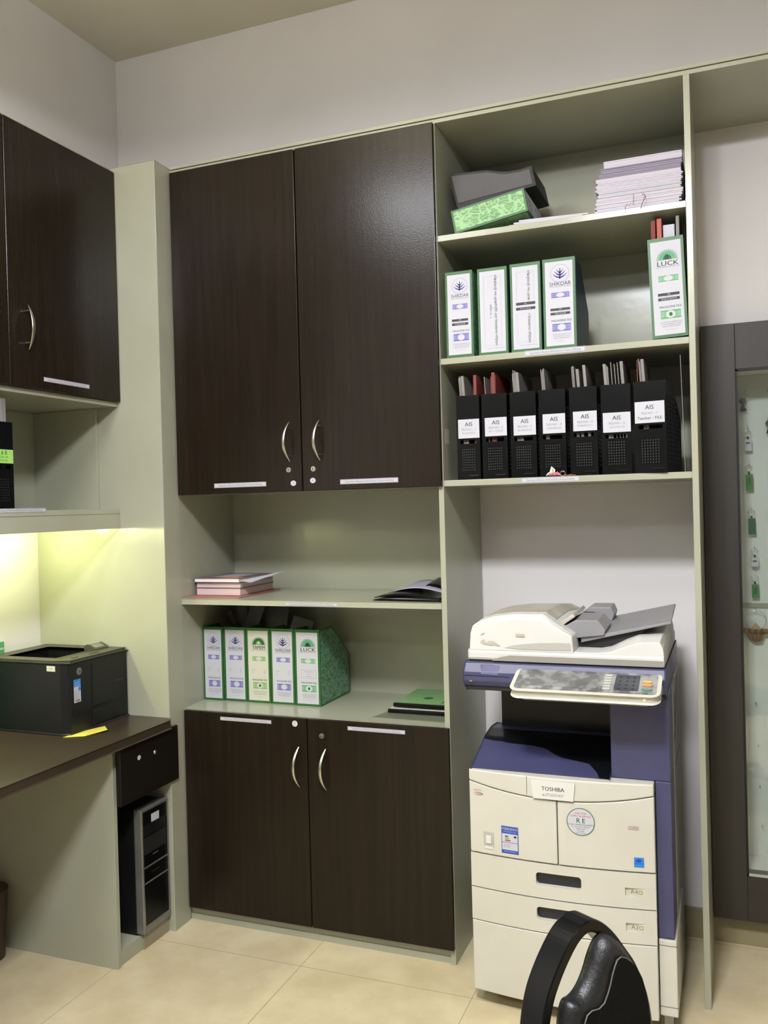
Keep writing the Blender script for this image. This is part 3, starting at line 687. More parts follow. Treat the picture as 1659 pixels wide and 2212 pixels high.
for i, L in enumerate(C_papers):
    x, wd = xb[i]; prev = None; cnt = {}
    for px_, c in L:
        xx = x+.006+(px_-L[0][0])*.95+(.006 if i > 3 else .004); z1 = 1.975+random.uniform(-.006, .01)
        ln = -.06 if c in 'gG' else .0
        th = {'g': .0022, 'G': .009, 'r': .0022, 'R': .010}[c]; m = REDCARD if c in 'rR' else GREYCARD
        y0 = yb[i]+.012
        lo_ = x+.005+th/2+(.022 if c in 'gG' else 0)
        xx = max(xx, lo_) if prev is None else max(xx, prev[0]+(prev[1]+th)/2+.0008+(.022 if (c in 'gG' and prev[2] in 'rR') else 0))
        prev = (xx, th, c); cn = 'red' if c in 'rR' else 'grey'; cnt[cn] = cnt.get(cn, 0)+1
        sheet(xx, y0, Z3+.004, z1, th, m, ln, .215, '%s %s card folder from the left in the %s black magazine file' % (['', 'first', 'second', 'third', 'fourth', 'fifth', 'sixth', 'seventh'][cnt[cn]], cn, order[i]), '%s folders in the %s black file' % (cn, order[i]))
o = bx(-.001, .001, 0, .22, 0, .36, GREYCARD).build('folder'); o.location = (1.806, .05, Z3+.001); o.rotation_euler = (0, -.02, .04)
tag(o, 'wide grey folder upright between the last black file and the right post', 'folder')
# keys on shelf edge
ks = thing('key_bunch', 'small key bunch with pink tag lying on the shelf edge before the black files', 'keys', (1.40, .012, Z3))
b = MB(); b.add([(1.394, .012, Z3+.012), (1.412, .006, Z3+.006), (1.4135, .012, Z3+.022), (1.4, .018, Z3+.034)], [(0, 1, 2, 3)], IVORYP); b.add([(1.403, .0095, Z3+.018), (1.408, .0085, Z3+.018), (1.407, .0095, Z3+.024), (1.402, .0105, Z3+.024)], [(0, 1, 2, 3)], LEAFPR); b.build('paper_tag', ks)
b = MB()
for k in range(9): b.tube([(1.387+.004*k, .004, Z3+.004+.002*(k % 3)), (1.392+.004*k, .010, Z3+.010+.002*((k+1) % 3)), (1.397+.004*k, .006, Z3+.004)], .0028, KEYPINK if k > 1 else LILACP, 8)
b.build('ribbon', ks)
b = MB(); b.tube([(1.437+.008*math.cos(a*PI/6), .012, Z3+.009+.008*math.sin(a*PI/6)) for a in range(13)], .001, CHROME, 6)
b.build('ring', ks)
for k in range(2):
    b = MB(); b.box(1.44+.016*k, 1.462+.016*k, .003+.006*k, .011+.006*k, Z3+.001, Z3+.004, BRASS); b.disc((1.447+.016*k, .007+.006*k, Z3+.001), (0, 0, 1), .007, .005, BRASS, 16); b.build('key', ks)
# top shelf
gl = green_file(('luck', 'from'), (0, 0, 0), (0, 0, 0), 'green patterned magazine file lying on its side, tilted, on the top shelf', w_=.078, h_=.27, d_=.25, pat=PATL)
R3 = Matrix(((0, -1, 0, 0), (0, 0, 1, 0), (-1, 0, 0, 0), (0, 0, 0, 1)))
gl.rotation_mode = 'XYZ'; MM = Matrix.Translation((1.1005, .012, Z1+.002)) @ Matrix.Rotation(math.radians(-9.5), 4, 'Y') @ Matrix.Translation((.25, 0, .078)) @ R3
gl.location = MM.to_translation(); gl.rotation_euler = MM.to_euler()
bb = thing('magazine_file', 'dark grey empty box file lying askew behind the green patterned one, top shelf', 'magazine file', (1.2, .2, Z1))
b = MB(); pts = [(1.062, 2.684), (1.058, 2.67), (1.083, 2.566), (1.094, 2.56), (1.357, 2.60), (1.343, 2.667), (1.30, 2.66), (1.25, 2.661), (1.19, 2.677)]
b.prism(pts, 1, .105, .33, BLACKM); b.build('box_body', bb)
b = MB(); b.prism([(1.066, 2.676), (1.088, 2.580), (1.345, 2.607), (1.335, 2.657), (1.30, 2.652), (1.25, 2.653), (1.19, 2.669)], 1, .1035, .105, add_noise(mat('grey_lining', rgb(88, 86, 88), .7), (8, 8, 8), rgb(84, 82, 84), rgb(92, 90, 92))); b.build('inner_face', bb)
random.seed(11)
for k in range(3):
    b = MB(); b.box(-.11, .11, -.098, .09, 0, .0058, LILACP if k else WHITEP); o = b.build('paper_sheaf', bevel=.001)
    o.location = (1.39+.012*k, .115+.006*k, Z1+.0008+.0062*k); o.rotation_euler = (0, 0, .05*k)
    tag(o, ['lowest', 'middle', 'uppermost'][k]+' thin white paper sheaf lying on the top shelf beside the green patterned file', 'papers', 'paper sheaves under the green file')
# stack of folded answer papers
zz = Z1+.001; specs = [(.026, LILACP), (.022, LILACP), (.02, WHITEP), (.018, LILACP), (.021, LILACP), (.014, PURPLEP), (.016, PURPLEP), (.021, LILACP)]
hs = sum(s for s, _ in specs)
for k, (h, m) in enumerate(specs):
    h *= .17/hs*.93; wd = .132-random.uniform(0, .008); cx = 1.6865+random.uniform(-.004, .004)+(.002*k if k < 4 else .004*(k-3))
    wd = min(wd, 1.823-cx); b = MB(); n = 26; vs = []; random.seed(40+k)
    nl = 5
    for q in range(nl):
        z0 = zz+h*q/nl; z1 = zz+h*(q+.985)/nl; a = random.uniform(-.004, .004) if k < 5 else random.uniform(-.001, .001)
        y0 = .02+random.uniform(0, .003)
        b.box(cx-wd+a, cx+wd*.97+a, y0, y0+.2, z0, z1, m)
    o = b.build('paper_bundle', bevel=.0008, seg=1)
    tag(o, ['bottom', 'second lowest', 'third lowest', 'fourth lowest', 'fourth from top', 'third from top', 'second from top', 'topmost'][k]+' bundle in the white paper stack on the top shelf', 'papers', 'stacked paper bundles on the top shelf')
    zz += h+.0004
b = MB(); RT = mat('red_thread', rgb(128, 62, 74), .8)
b.tube([(1.652, .0, Z1-.012), (1.651, -.003, Z1+.004), (1.656, -.002, Z1+.013), (1.664, .002, Z1+.008), (1.667, .0, Z1+.016), (1.674, .004, Z1+.010), (1.677, .002, Z1+.042)], .0009, RT, 6)
b.tube([(1.70, .006, Z1+.04), (1.708, .003, Z1+.038), (1.712, .0, Z1+.028), (1.703, -.003, Z1+.012), (1.697, -.003, Z1-.006)], .0011, RT, 6)
tag(b.build('string'), 'dark red tie strings hanging over the top shelf edge from the paper stack', 'string')

# --- middle shelf: books and black folder
def book(x0, x1, y0, y1, z0, z1, cover, pages, label, rot=0, stripe=False):
    t = thing('book', label, 'book', ((x0+x1)/2, (y0+y1)/2, z0), (0, 0, rot), 'books stacked on the left shelf')
    X, Y, Hh = (x1-x0)/2, (y1-y0)/2, z1-z0; c = .0015
    b = MB(); b.box(-X, X, -Y, Y, 0, c, cover).box(-X, X, -Y, Y, Hh-c, Hh, cover).box(-X, -X+c, -Y, Y, c, Hh-c, cover)
    b.build('cover', t, world=False)
    b = MB(); b.box(-X+c, X-.003, -Y+.002, Y-.002, c, Hh-c, pages); b.build('page_block', t, world=False)
    if stripe:
        b = MB(); b.box(-X*.5, X*.55, -Y*.5, Y*.7, Hh, Hh+.0004, GREYPR).box(X*.1, X*.96, -Y*.97, -Y*.6, Hh, Hh+.0005, ORANGEC); b.build('cover_print', t, world=False)
    return t
ltf = bx(-.011, .215, .045, .37, ZM+.0005, ZM+.004, THINF); tag(ltf.build('file_cover'), 'thin reddish card file under the stack of books on the left shelf', 'folder')
book(-.007, .19, .1, .36, ZM+.0045, ZM+.0325, PINKC, PAGES, 'bottom thick mauve book in the stack on the left shelf')
book(-.007, .191, .1, .36, ZM+.033, ZM+.0545, PINKC, PAGES, 'middle mauve book in the stack on the left shelf')
book(-.009, .191, .09, .35, ZM+.055, ZM+.0705, PINKC, PAGESW, 'top book with purple and orange cover on the left shelf stack', stripe=True)
lp = MB(); lp.add([(.2, .085, ZM+.0625), (.235, .10, ZM+.055), (.262, .33, ZM+.082), (.2, .35, ZM+.068)], [(0, 1, 2, 3)], WHITEP)
lo = lp.build('loose_paper'); lo.modifiers.new('s', 'SOLIDIFY').thickness = .0006; tag(lo, 'white sheet sticking out of the top book on the left shelf', 'paper')
fb = thing('document_folder', 'black plastic document folder with white papers at the right of the left shelf', 'folder', (.9, .2, ZM))
def wavy(z0, amp, m, x0, x1, y0, y1, th, name, ph=0):
    b = MB(); nx, ny = 14, 6; vs = []
    f = lambda u, v: z0+amp*math.sin(PI*min(1, max(0, u*1.15)))*(.5+.5*v)+.004*math.sin(5*u+ph)*v
    for j in range(ny+1):
        for i in range(nx+1):
            u, v = i/nx, j/ny; vs.append((x0+(x1-x0)*u, y0+(y1-y0)*v-.02*u, f(u, v)))
    b.add(vs, [(j*(nx+1)+i, j*(nx+1)+i+1, (j+1)*(nx+1)+i+1, (j+1)*(nx+1)+i) for j in range(ny) for i in range(nx)], m, True)
    o = b.build(name, fb); s = o.modifiers.new('s', 'SOLIDIFY'); s.thickness = th; s.offset = 1; return o
wavy(ZM+.0015, .0, BLACKG, .757, 1.012, .045, .26, .002, 'lower_cover')
wavy(ZM+.0045, .003, WHITEP, .765, 1.01, .06, .27, .0015, 'papers')
wavy(ZM+.0095, .021, BLACKG, .762, 1.015, .045, .24, .0025, 'cover', 1)
wavy(ZM+.024, .027, GREYPR, .80, 1.018, .13, .30, .0015, 'papers', 1)
wavy(ZM+.028, .031, BLACKG, .87, 1.018, .18, .33, .0015, 'flap', 1)
# --- counter right: green reports with black spines
for k, (dz, y, x) in enumerate(((.0005, .135, .765), (.0165, .165, .775))):
    t = thing('bound_report', ('lower' if k == 0 else 'upper, green-covered')+' bound report with black spine on the counter by the middle panel', 'report', (x, y, ZC+dz), group='bound reports on the counter')
    b = MB(); b.box(0, .232, 0, .012, 0, .0135, BLACKG); b.build('spine_bar', t, bevel=.003, world=False)
    b = MB(); b.box(.003, .232, .012, .26, .002, .011, PAGESW); b.build('pages', t, world=False)
    b = MB(); b.box(.002, .232, .012, .262, .011, .0118, REPG if k else IVORYP)
    if k:
        b.ell(.1, 0, .02, .02, 0, DGREENPR) if False else None
        b.disc((.10, .11, .0119), (0, 0, 1), .018, .0003, DGREENPR)
        for q in range(3): b.box(.17+.02*q, .176+.02*q, .04, .2, .0119, .0121, DGREENPR)
    b.build('front_cover', t, world=False)
fs_ = MB(); fs_.add([(.735, .06, ZC+.0006), (1.02, .05, ZC+.0006), (1.02, .15, ZC+.0012), (.76, .15, ZC+.0012)], [(0, 1, 2, 3)], FILM)
fo = fs_.build('plastic_sleeve'); fo.modifiers.new('s', 'SOLIDIFY').thickness = .0004; tag(fo, 'clear plastic sleeve lying on the counter before the bound reports', 'sleeve')

# --- black file on the overhead shelf
bf = black_file((-.2, -.715, 1.5655), (0, 0, PI/2), 'black magazine file with lime green label on the overhead shelf above the desk', .092, .283, .25,
                [('F & B', .75, .017, DGREENPR), ('FILE NO - 05', .45, .008, DGREENPR), ('01,02,03,04,05', .2, .007, DGREENPR)], .002, .091, .151, .195, group=None, labm=LIMEP)
bf.location = (-.203, -.7125, 1.5655)
for k, (y, m) in enumerate(((-.628, GREYCARD), (-.66, GREYCARD), (-.69, GREYCARD))):
    o = bx(0, .2, -.011, .011, 0, .36, m).build('folder', bevel=.003); o.location = (-.43, y, 1.571)
    tag(o, ['rightmost', 'middle', 'leftmost'][k]+' grey folder standing in the black file on the overhead shelf', 'folder', 'grey folders in the overhead black file')
slots = MB()

# ------------------------------------------------------------------ photocopier
pcx_, W0, W1 = 1.436, 1.162, 1.710
def yF(x, c=.024): return -.198-c*(1-((x-pcx_)/.274)**2)
mf = thing('photocopier', 'large blue and off-white office photocopier with document feeder in the open bay', 'photocopier', (1.45, .08, 0))
def curved(x0, x1, zb, zt, m, name, parent, yb=-.14, n=18, bevel=.003, off=0):
    b = MB(); vs = []
    for i in range(n+1):
        x = x0+(x1-x0)*i/n; a, c = zb(x), zt(x); y = yF(x)+off
        vs += [(x, y, a), (x, y, c), (x, yb, a), (x, yb, c)]
    fs = []
    for i in range(n):
        k = 4*i; fs += [(k, k+4, k+5, k+1), (k+2, k+3, k+7, k+6), (k, k+2, k+6, k+4), (k+1, k+5, k+7, k+3)]
    fs += [(0, 1, 3, 2), (4*n, 4*n+2, 4*n+3, 4*n+1)]
    b.add(vs, fs, m)
    return b.build(name, parent, bevel=bevel)
K = lambda v: (lambda x: v)
core = MB(); core.box(1.166, 1.708, -.14, .36, .065, .732, BEIGE); core.build('body', mf)
curved(W0, W1, K(.05), K(.2650), BEIGE, 'base_cover', mf)
bx(1.17, 1.70, -.15, -.13, .26, .73, SEAM).build('seam_backing', mf)
for k, (z0, z1, tx) in enumerate(((.2683, .3668, 'A3'), (.3703, .4728, 'A4'))):
    d = curved(W0, W1, K(z0), K(z1), BEIGE, 'paper_drawer', mf, bevel=0)
    hz = (.3052, .3432) if k == 0 else (.408, .4463)
    d = cut(d, MB().prism(rrect(1.3678, 1.5018, hz[0], hz[1], .010), 1, -.26, -.203, NAVY))
    lz = (.3035, .3275) if k == 0 else (.4065, .4295)
    d = cut(d, MB().box(1.625, 1.6835, -.26, yF(1.655)+.004, lz[0], lz[1], NAVY))
    bv = d.modifiers.new('bevel', 'BEVEL'); bv.width = .0018; bv.segments = 2; bv.limit_method = 'ANGLE'; bv.angle_limit = math.radians(40)
    b = MB(); b.box(1.366, 1.5035, -.2055, -.1995, hz[0]-.001, hz[1]+.001, NAVY); b.build('handle_recess', d)
    yy = yF(1.655)+.0035
    b = MB(); b.rect(1.6255, 1.683, lz[0]+.0005, lz[1]-.0005, yy, mat('label_window', rgb(205, 200, 178), .3)); b.text(tx, 1.6495, (lz[0]+lz[1])/2-.001, .018, yy-.0004, MIDPR); b.frame(1.662, 1.6725, lz[0]+.0065, lz[1]-.0075, .001, yy-.0004, BLACKPR); b.build('size_label', d)
def seam(x):
    t = (x-pcx_)/.274; return .666+.031*t*t
ld_ = curved(W0, 1.4345, K(.4763), lambda x: seam(x)-.0016, BEIGE, 'front_door', mf)
rd_ = curved(1.4371, W1, K(.4763), lambda x: seam(x)-.0016, BEIGE, 'front_door', mf)
tb_ = curved(W0, W1, lambda x: seam(x)+.001, K(.7315), BEIGE, 'top_fascia', mf, bevel=.004, off=-.002)
# latch
bd = MB(); yy = yF(1.222)-.0005
bd.M = Matrix.Translation((1.2225, yy, .522)) @ Matrix.Rotation(math.radians(-8), 4, 'Z')
bd.box(-.0165, .0165, -.0012, .004, -.024, .024, LID2); bd.box(-.0145, .0145, -.0014, .003, -.029, -.020, ADFW); bd.build('latch_recess', ld_, bevel=.001)
bd = MB(); bd.M = Matrix.Translation((1.2225, yy, .522)) @ Matrix.Rotation(math.radians(-8), 4, 'Z'); bd.box(-.008, .0095, -.004, 0, -.012, .012, ADFW); bd.build('latch', ld_, bevel=.0015)
def onfront(x, z, ang=None):
    t = (x-pcx_)/.274; sl = math.atan(.024*2*t/.274)
    return Matrix.Translation((x, yF(x)-.0011, z)) @ Matrix.Rotation(sl, 4, 'Z')
b = MB(); b.M = onfront(1.2905, .5305)
b.rect(-.0265, .0265, -.041, .041, 0, COBALT); b.rect(-.0245, .0245, -.007, .0185, -.0003, WHITEP); b.rect(-.0245, .0245, -.0305, -.0085, -.0003, WHITEP)
b.text('中国能效标识', 0, .0325, .0085, -.0003, WHITEP); b.text('CHINA ENERGY LABEL', 0, .0245, .0042, -.0003, WHITEP); b.text('ENERGY EFFICIENCY', 0, -.0355, .0042, -.0003, WHITEP)
for q, (wd, m) in enumerate(((.009, DGREENPR), (.012, LEAFPR), (.016, REDPR))): b.flat([(-.015, .0085-.006*q), (-.015+wd, .0085-.006*q), (-.015+wd+.002, .0105-.006*q), (-.015+wd, .0125-.006*q), (-.015, .0125-.006*q)], -.0006, m)
b.ell(.017, .011, .0045, .0035, -.0006, BLACKPR)
for q in range(3): b.rect(-.02, .0 if q else .006, -.0145-.004*q, -.0137-.004*q, -.0006, MIDPR)
b.build('energy_sticker', ld_)
b = MB(); b.M = onfront(1.192, .66); b.text('BLACK OS', -.003, .009, .0055, 0, MIDPR)
b.tube([(-.014+.014*(1-math.cos(a))*1.0, -.0003, .004*math.sin(a)-.001) for a in [PI*.1+i*PI*1.7/14 for i in range(15)]], .0005, REDPR, 5); b.text('TOSHIBA', .007, -.001, .0052, -.0004, BLACKPR); b.build('maker_sticker', ld_)
b = MB(); b.M = onfront(1.5045, .6105)
b.ell(0, 0, .0405, .0405, 0, DGREENPR, 40); b.ell(0, 0, .0385, .0385, -.0003, WHITEP, 40)
b.text('CALL FOR', 0, .025, .0075, -.0006, REDPR); b.text('SUPPLY & SERVICE', 0, .0165, .0072, -.0006, REDPR); b.text('R E', 0, .003, .019, -.0006, DGREENPR, bold=.02)
for q, tx in enumerate(('ROYAL OFFICE EQUIPMENT', '57, City Center, Motijheel', 'Dhaka-1000', '9571586', '01711-535334')): b.text(tx, 0, -.0085-.0062*q, .0062 if q == 0 else .005, -.0006, DGREENPR if q == 0 else MIDPR)
b.build('service_sticker', rd_)
b = MB(); b.M = onfront(1.652, .604); b.rect(-.0145, .0145, -.0048, .0048, 0, REDPR); b.rect(-.0137, .0137, -.004, .004, -.0003, IVORYP); b.text('PAL/RF/02', 0, 0, .0058, -.0006, BLACKPR, bold=.02); b.build('red_tag', rd_)
b = MB(); b.M = onfront(1.6655, .5055); b.rect(-.0138, .0138, -.014, .014, 0, SKYPR); b.ell(-.001, .005, .0085, .005, -.0003, COBALT); b.rect(-.0138, .0138, -.004, -.0025, -.0003, COBALT); b.build('blue_sticker', rd_)
# badge
b = MB(); b.M = Matrix.Translation((1.4265, yF(1.4265)-.0035, .6965)); b.prism([(-.0635, .0255), (.0635, .0255), (.058, -.0255), (-.058, -.0255)], 1, -.0035, .004, ADFW); bo_ = b.build('badge', tb_, bevel=.0012)
b = MB(); b.M = Matrix.Translation((1.4265, yF(1.4265)-.0072, .6965)); b.text('TOSHIBA', 0, .004, .0165, 0, BLACKPR, bold=.02); b.text('e-', -.026, -.0135, .013, 0, REDPR, bold=.02); b.text('STUDIO457', .005, -.0135, .0115, 0, MIDPR, sx=.9); b.build('badge_lettering', tb_)
bx(1.3465, 1.3475, yF(1.347)-.003, -.16, .676, .731, SEAM).build('seam', tb_)
# tower (right) and right side
bx(1.5885, 1.755, -.168, .12, .733, .984, BLUEP).build('scanner_support', mf, bevel=.003)
bx(1.7125, 1.7555, -.172, -.02, .281, .733, BLUEP).build('blue_side_trim', mf, bevel=.002)
sd = MB().box(1.7085, 1.7555, -.019, .35, .062, .983, BEIGE)
sd.build('right_side_cover', mf, bevel=.004)
bx(1.7125, 1.7615, -.178, .2, .058, .278, BEIGE).build('pedestal_side', mf, bevel=.003)
for z in (.262, .085): bx(1.7125, 1.762, -.1785, -.17, z, z+.0012, SEAM).build('seam', mf)
b = MB(); b.box(1.7555, 1.7562, .05, .052, .55, .95, SEAM); b.box(1.7555, 1.7562, .05, .3, .72, .722, SEAM); b.build('side_seam', mf)
b = MB(); b.add([(1.7557, .0, .80), (1.7557, .02, .80), (1.7557, .25, .98), (1.7557, .23, .98)], [(0, 1, 2, 3)], SEAM); b.build('side_seam', mf)
# output tray area
trp = MB(); yz = [(-.195, .7325), (-.15, .745), (-.09, .764), (-.02, .788), (.06, .797), (.135, .792), (.25, .76), (.25, .70), (-.14, .70)]
trp.prism(yz, 0, 1.168, 1.588, BLUEP); tro = trp.build('output_tray', mf, bevel=.004)
cut(tro, MB().prism([(-.12, .76), (.16, .72), (.16, .86), (-.175, .86), (-.165, .752)], 0, 1.30, 1.5875, BLUEP)) if False else None
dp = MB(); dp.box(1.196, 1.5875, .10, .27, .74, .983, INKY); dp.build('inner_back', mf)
b = MB(); n = 20; vs = [];
def trz(y):
    P = [(-.195, .7325), (-.15, .745), (-.09, .764), (-.02, .788), (.06, .797)]
    for (a, c), (d, e) in zip(P, P[1:]):
        if a <= y <= d: return c+(e-c)*(y-a)/(d-a)
    return .797
# black inner part of the tray with its curved edge
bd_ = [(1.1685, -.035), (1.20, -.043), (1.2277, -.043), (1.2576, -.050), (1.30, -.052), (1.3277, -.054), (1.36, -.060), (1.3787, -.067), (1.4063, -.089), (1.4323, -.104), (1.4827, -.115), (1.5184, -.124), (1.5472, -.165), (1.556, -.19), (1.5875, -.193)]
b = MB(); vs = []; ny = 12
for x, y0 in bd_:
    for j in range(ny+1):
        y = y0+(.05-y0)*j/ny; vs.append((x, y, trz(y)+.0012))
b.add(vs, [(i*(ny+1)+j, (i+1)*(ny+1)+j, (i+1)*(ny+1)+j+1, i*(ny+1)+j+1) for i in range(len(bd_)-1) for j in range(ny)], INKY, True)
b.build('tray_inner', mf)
sc_a = [(1.2576, -.0525), (1.2716, -.0686), (1.2963, -.0994), (1.3178, -.115), (1.3378, -.1231), (1.365, -.1146), (1.385, -.09), (1.3787, -.069), (1.34, -.056), (1.30, -.054)]
b = MB(); cx_, cy_ = 1.325, -.08; vs = [(x, y, trz(y)+.0012) for x, y in sc_a]+[(cx_, cy_, trz(cy_)+.0012)]; n = len(sc_a)
b.add(vs, [(i, (i+1) % n, n) for i in range(n)], mat('violet_shallow_scoop', rgb(66, 66, 106), .4)); b.build('tray_scoop', mf)
bx(1.17, 1.585, -.19, -.15, .726, .7335, BLUEP).build('tray_front_edge', mf, bevel=.002)
# scanner
sc_ = MB(); sc_.prism([(-.158, .980), (-.178, .983), (-.198, .990), (-.212, 1.008), (-.2105, 1.034), (-.192, 1.062), (.35, 1.062), (.35, .980)], 0, 1.157, 1.7505, BLUEP)
sco = sc_.build('scanner', mf, bevel=.004)
b = MB(); b.prism([(-.10, .974), (-.196, .976), (-.2, .988), (-.1, .988)], 0, 1.162, 1.747, NAVY); b.build('scanner_underside', mf, bevel=.003)
b = MB(); b.box(1.16, 1.30, -.2128, -.2118, 1.0225, 1.0240, NAVY); b.build('seam', mf)
b = MB(); b.box(1.1765, 1.1855, -.2145, -.211, 1.005, 1.009, CHROME).box(1.1765, 1.1855, -.2145, -.211, 1.0, 1.0022, BLACKM); b.build('usb_port', mf)
b = MB(); b.add([(1.214, -.2118, 1.03), (1.25, -.2122, 1.028), (1.25, -.1985, 1.056), (1.208, -.1985, 1.056)], [(0, 1, 2, 3)], NAVY)
b.add([(1.212, -.2125, 1.029), (1.265, -.2125, 1.0285), (1.267, -.2005, 1.0545), (1.216, -.2005, 1.055)], [(0, 1, 2, 3)], mat('violet_pale', rgb(76, 76, 116), .35)); b.build('recess', mf)
b = MB(); b.box(1.17, 1.748, -.186, .34, 1.062, 1.0665, BLACKM); b.build('glass_gap', mf)
# lid
lid = MB(); lid.prism([(-.183, 1.0675), (-.190, 1.072), (-.192, 1.094), (-.187, 1.098), (.33, 1.098), (.34, 1.0675)], 0, 1.1685, 1.7465, ADFW); lid.build('lid', mf, bevel=.004, seg=3)
b = MB(); P = [(1.1685+.075, 1.068), (1.1685+.095, 1.078), (1.1685+.13, 1.0855), (1.745, 1.0855), (1.745, 1.068)]; b.prism(P, 1, -.1935, -.186, mat('undercut_shade_grey', rgb(146, 143, 133), .5)); b.build('lid_grip', mf)  # undercut shade painted as a darker grey strip
# feeder body (profile in xz extruded in y with taper towards the back)
def loft(sections, m, name, parent, bevel=.004, seg=3):
    b = MB(); n = len(sections[0]); vs = [p for s_ in sections for p in s_]
    fs = [(i*n+k, i*n+(k+1) % n, (i+1)*n+(k+1) % n, (i+1)*n+k) for i in range(len(sections)-1) for k in range(n)]
    fs += [tuple(range(n))[::-1], tuple(range((len(sections)-1)*n, len(sections)*n))]
    b.add(vs, fs, m); return b.build(name, parent, bevel=bevel, seg=seg)
def prof(y, pts): return [(x, y, z) for x, z in pts]
front = [(1.1705, 1.097), (1.1745, 1.15), (1.182, 1.172), (1.200, 1.184), (1.2417, 1.190), (1.30, 1.196), (1.395, 1.197), (1.43, 1.178), (1.487, 1.148), (1.490, 1.097)]
midp = [(1.1715, 1.097), (1.176, 1.15), (1.183, 1.174), (1.205, 1.190), (1.2417, 1.2), (1.30, 1.208), (1.40, 1.210), (1.43, 1.188), (1.487, 1.148), (1.490, 1.097)]
back = [(1.173, 1.097), (1.176, 1.128), (1.185, 1.142), (1.205, 1.156), (1.235, 1.173), (1.30, 1.186), (1.405, 1.188), (1.44, 1.172), (1.487, 1.14), (1.490, 1.097)]
loft([prof(-.187, front), prof(-.165, midp), prof(.1, midp), prof(.30, back)], ADFW, 'feeder_body', mf)
topg = [prof(y, [(x, z+.0025) for x, z in mp[3:8]]+[(x, z-.004) for x, z in reversed(mp[3:8])]) for y, mp in ((-.13, midp), (.1, midp), (.296, back))]
loft(topg, TAUPE, 'feeder_top_cover', mf, bevel=.001)
# grey wear marks and name tag
b = MB(); yy = -.1892
b.flat([(1.205, 1.1225), (1.216, 1.132), (1.221, 1.129), (1.224, 1.121), (1.234, 1.127), (1.246, 1.1275), (1.258, 1.121), (1.270, 1.112), (1.255, 1.114), (1.245, 1.116), (1.236, 1.113), (1.228, 1.117), (1.220, 1.116)], yy, TAUPE)
b.flat([(1.207, 1.144), (1.212, 1.150), (1.222, 1.153), (1.216, 1.147)], yy, TAUPE); b.build('worn_patch', mf)
b = MB(); b.rect(1.318, 1.345, 1.1425, 1.151, yy, REDPR); b.rect(1.319, 1.344, 1.1433, 1.1502, yy-.0003, IVORYP); b.text('PAL/RF/02', 1.3315, 1.1468, .0048, yy-.0006, BLACKPR); b.build('red_tag', mf)
b = MB(); P = [(1.283, 1.108), (1.305, 1.115), (1.34, 1.1205), (1.39, 1.1255), (1.44, 1.1275), (1.482, 1.1275), (1.484, 1.106), (1.40, 1.1045), (1.33, 1.105)]; b.flat(P[::-1], -.1887, LID2); b.build('side_recess', mf)
# grey-beige jam cover tongue
loft([[(1.418, -.12, 1.163), (1.425, -.12, 1.154), (1.487, -.12, 1.198), (1.480, -.12, 1.207)], [(1.418, .11, 1.163), (1.425, .11, 1.154), (1.484, .11, 1.198), (1.477, .11, 1.207)]], TAUPE, 'jam_cover', mf, bevel=.002)
# input tray and guides
loft([[(1.50, -.105, 1.132), (1.762, -.105, 1.188), (1.763, -.105, 1.181), (1.50, -.105, 1.118)], [(1.50, .23, 1.145), (1.757, .23, 1.203), (1.758, .23, 1.196), (1.50, .23, 1.131)]], GREYP, 'input_tray', mf, bevel=.002)
loft([prof(-.115, [(1.452, 1.168), (1.487, 1.187), (1.553, 1.188), (1.575, 1.158), (1.57, 1.143), (1.478, 1.131)]), prof(.03, [(1.452, 1.174), (1.487, 1.193), (1.553, 1.194), (1.575, 1.163), (1.57, 1.148), (1.478, 1.136)])], GREYP, 'paper_guide', mf, bevel=.003)
loft([prof(.13, [(1.455, 1.168), (1.497, 1.198), (1.562, 1.199), (1.572, 1.176), (1.565, 1.155), (1.478, 1.148)]), prof(.225, [(1.455, 1.170), (1.497, 1.202), (1.562, 1.203), (1.572, 1.179), (1.565, 1.158), (1.478, 1.150)])], GREYP, 'paper_guide', mf, bevel=.003)
b = MB(); b.prism([(1.44, 1.150), (1.478, 1.183), (1.51, 1.183), (1.53, 1.13), (1.44, 1.13)], 1, .03, .13, BLACKM); b.build('feed_slot', mf)
b = MB(); b.prism([(1.4905, 1.1017), (1.4905, 1.118), (1.70, 1.167), (1.672, 1.1455), (1.635, 1.1315), (1.60, 1.1125), (1.56, 1.102)], 1, -.088, .21, BLACKM); b.build('throat_shade', mf)  # black wedge stands in for the shade between the two trays
# lower exit tray: curved rise to the right
o1 = [(1.4895, 1.097), (1.4895, 1.1015), (1.56, 1.1015), (1.60, 1.106), (1.65, 1.126), (1.685, 1.136), (1.735, 1.138), (1.7445, 1.12), (1.7465, 1.097)]
o2 = [(1.4895, 1.097), (1.4895, 1.1015), (1.56, 1.1015), (1.59, 1.108), (1.635, 1.131), (1.67, 1.145), (1.738, 1.148), (1.7445, 1.125), (1.7465, 1.097)]
loft([prof(-.186, o1), prof(-.13, o2), prof(.30, o2)], ADFW, 'exit_tray', mf, bevel=.003)
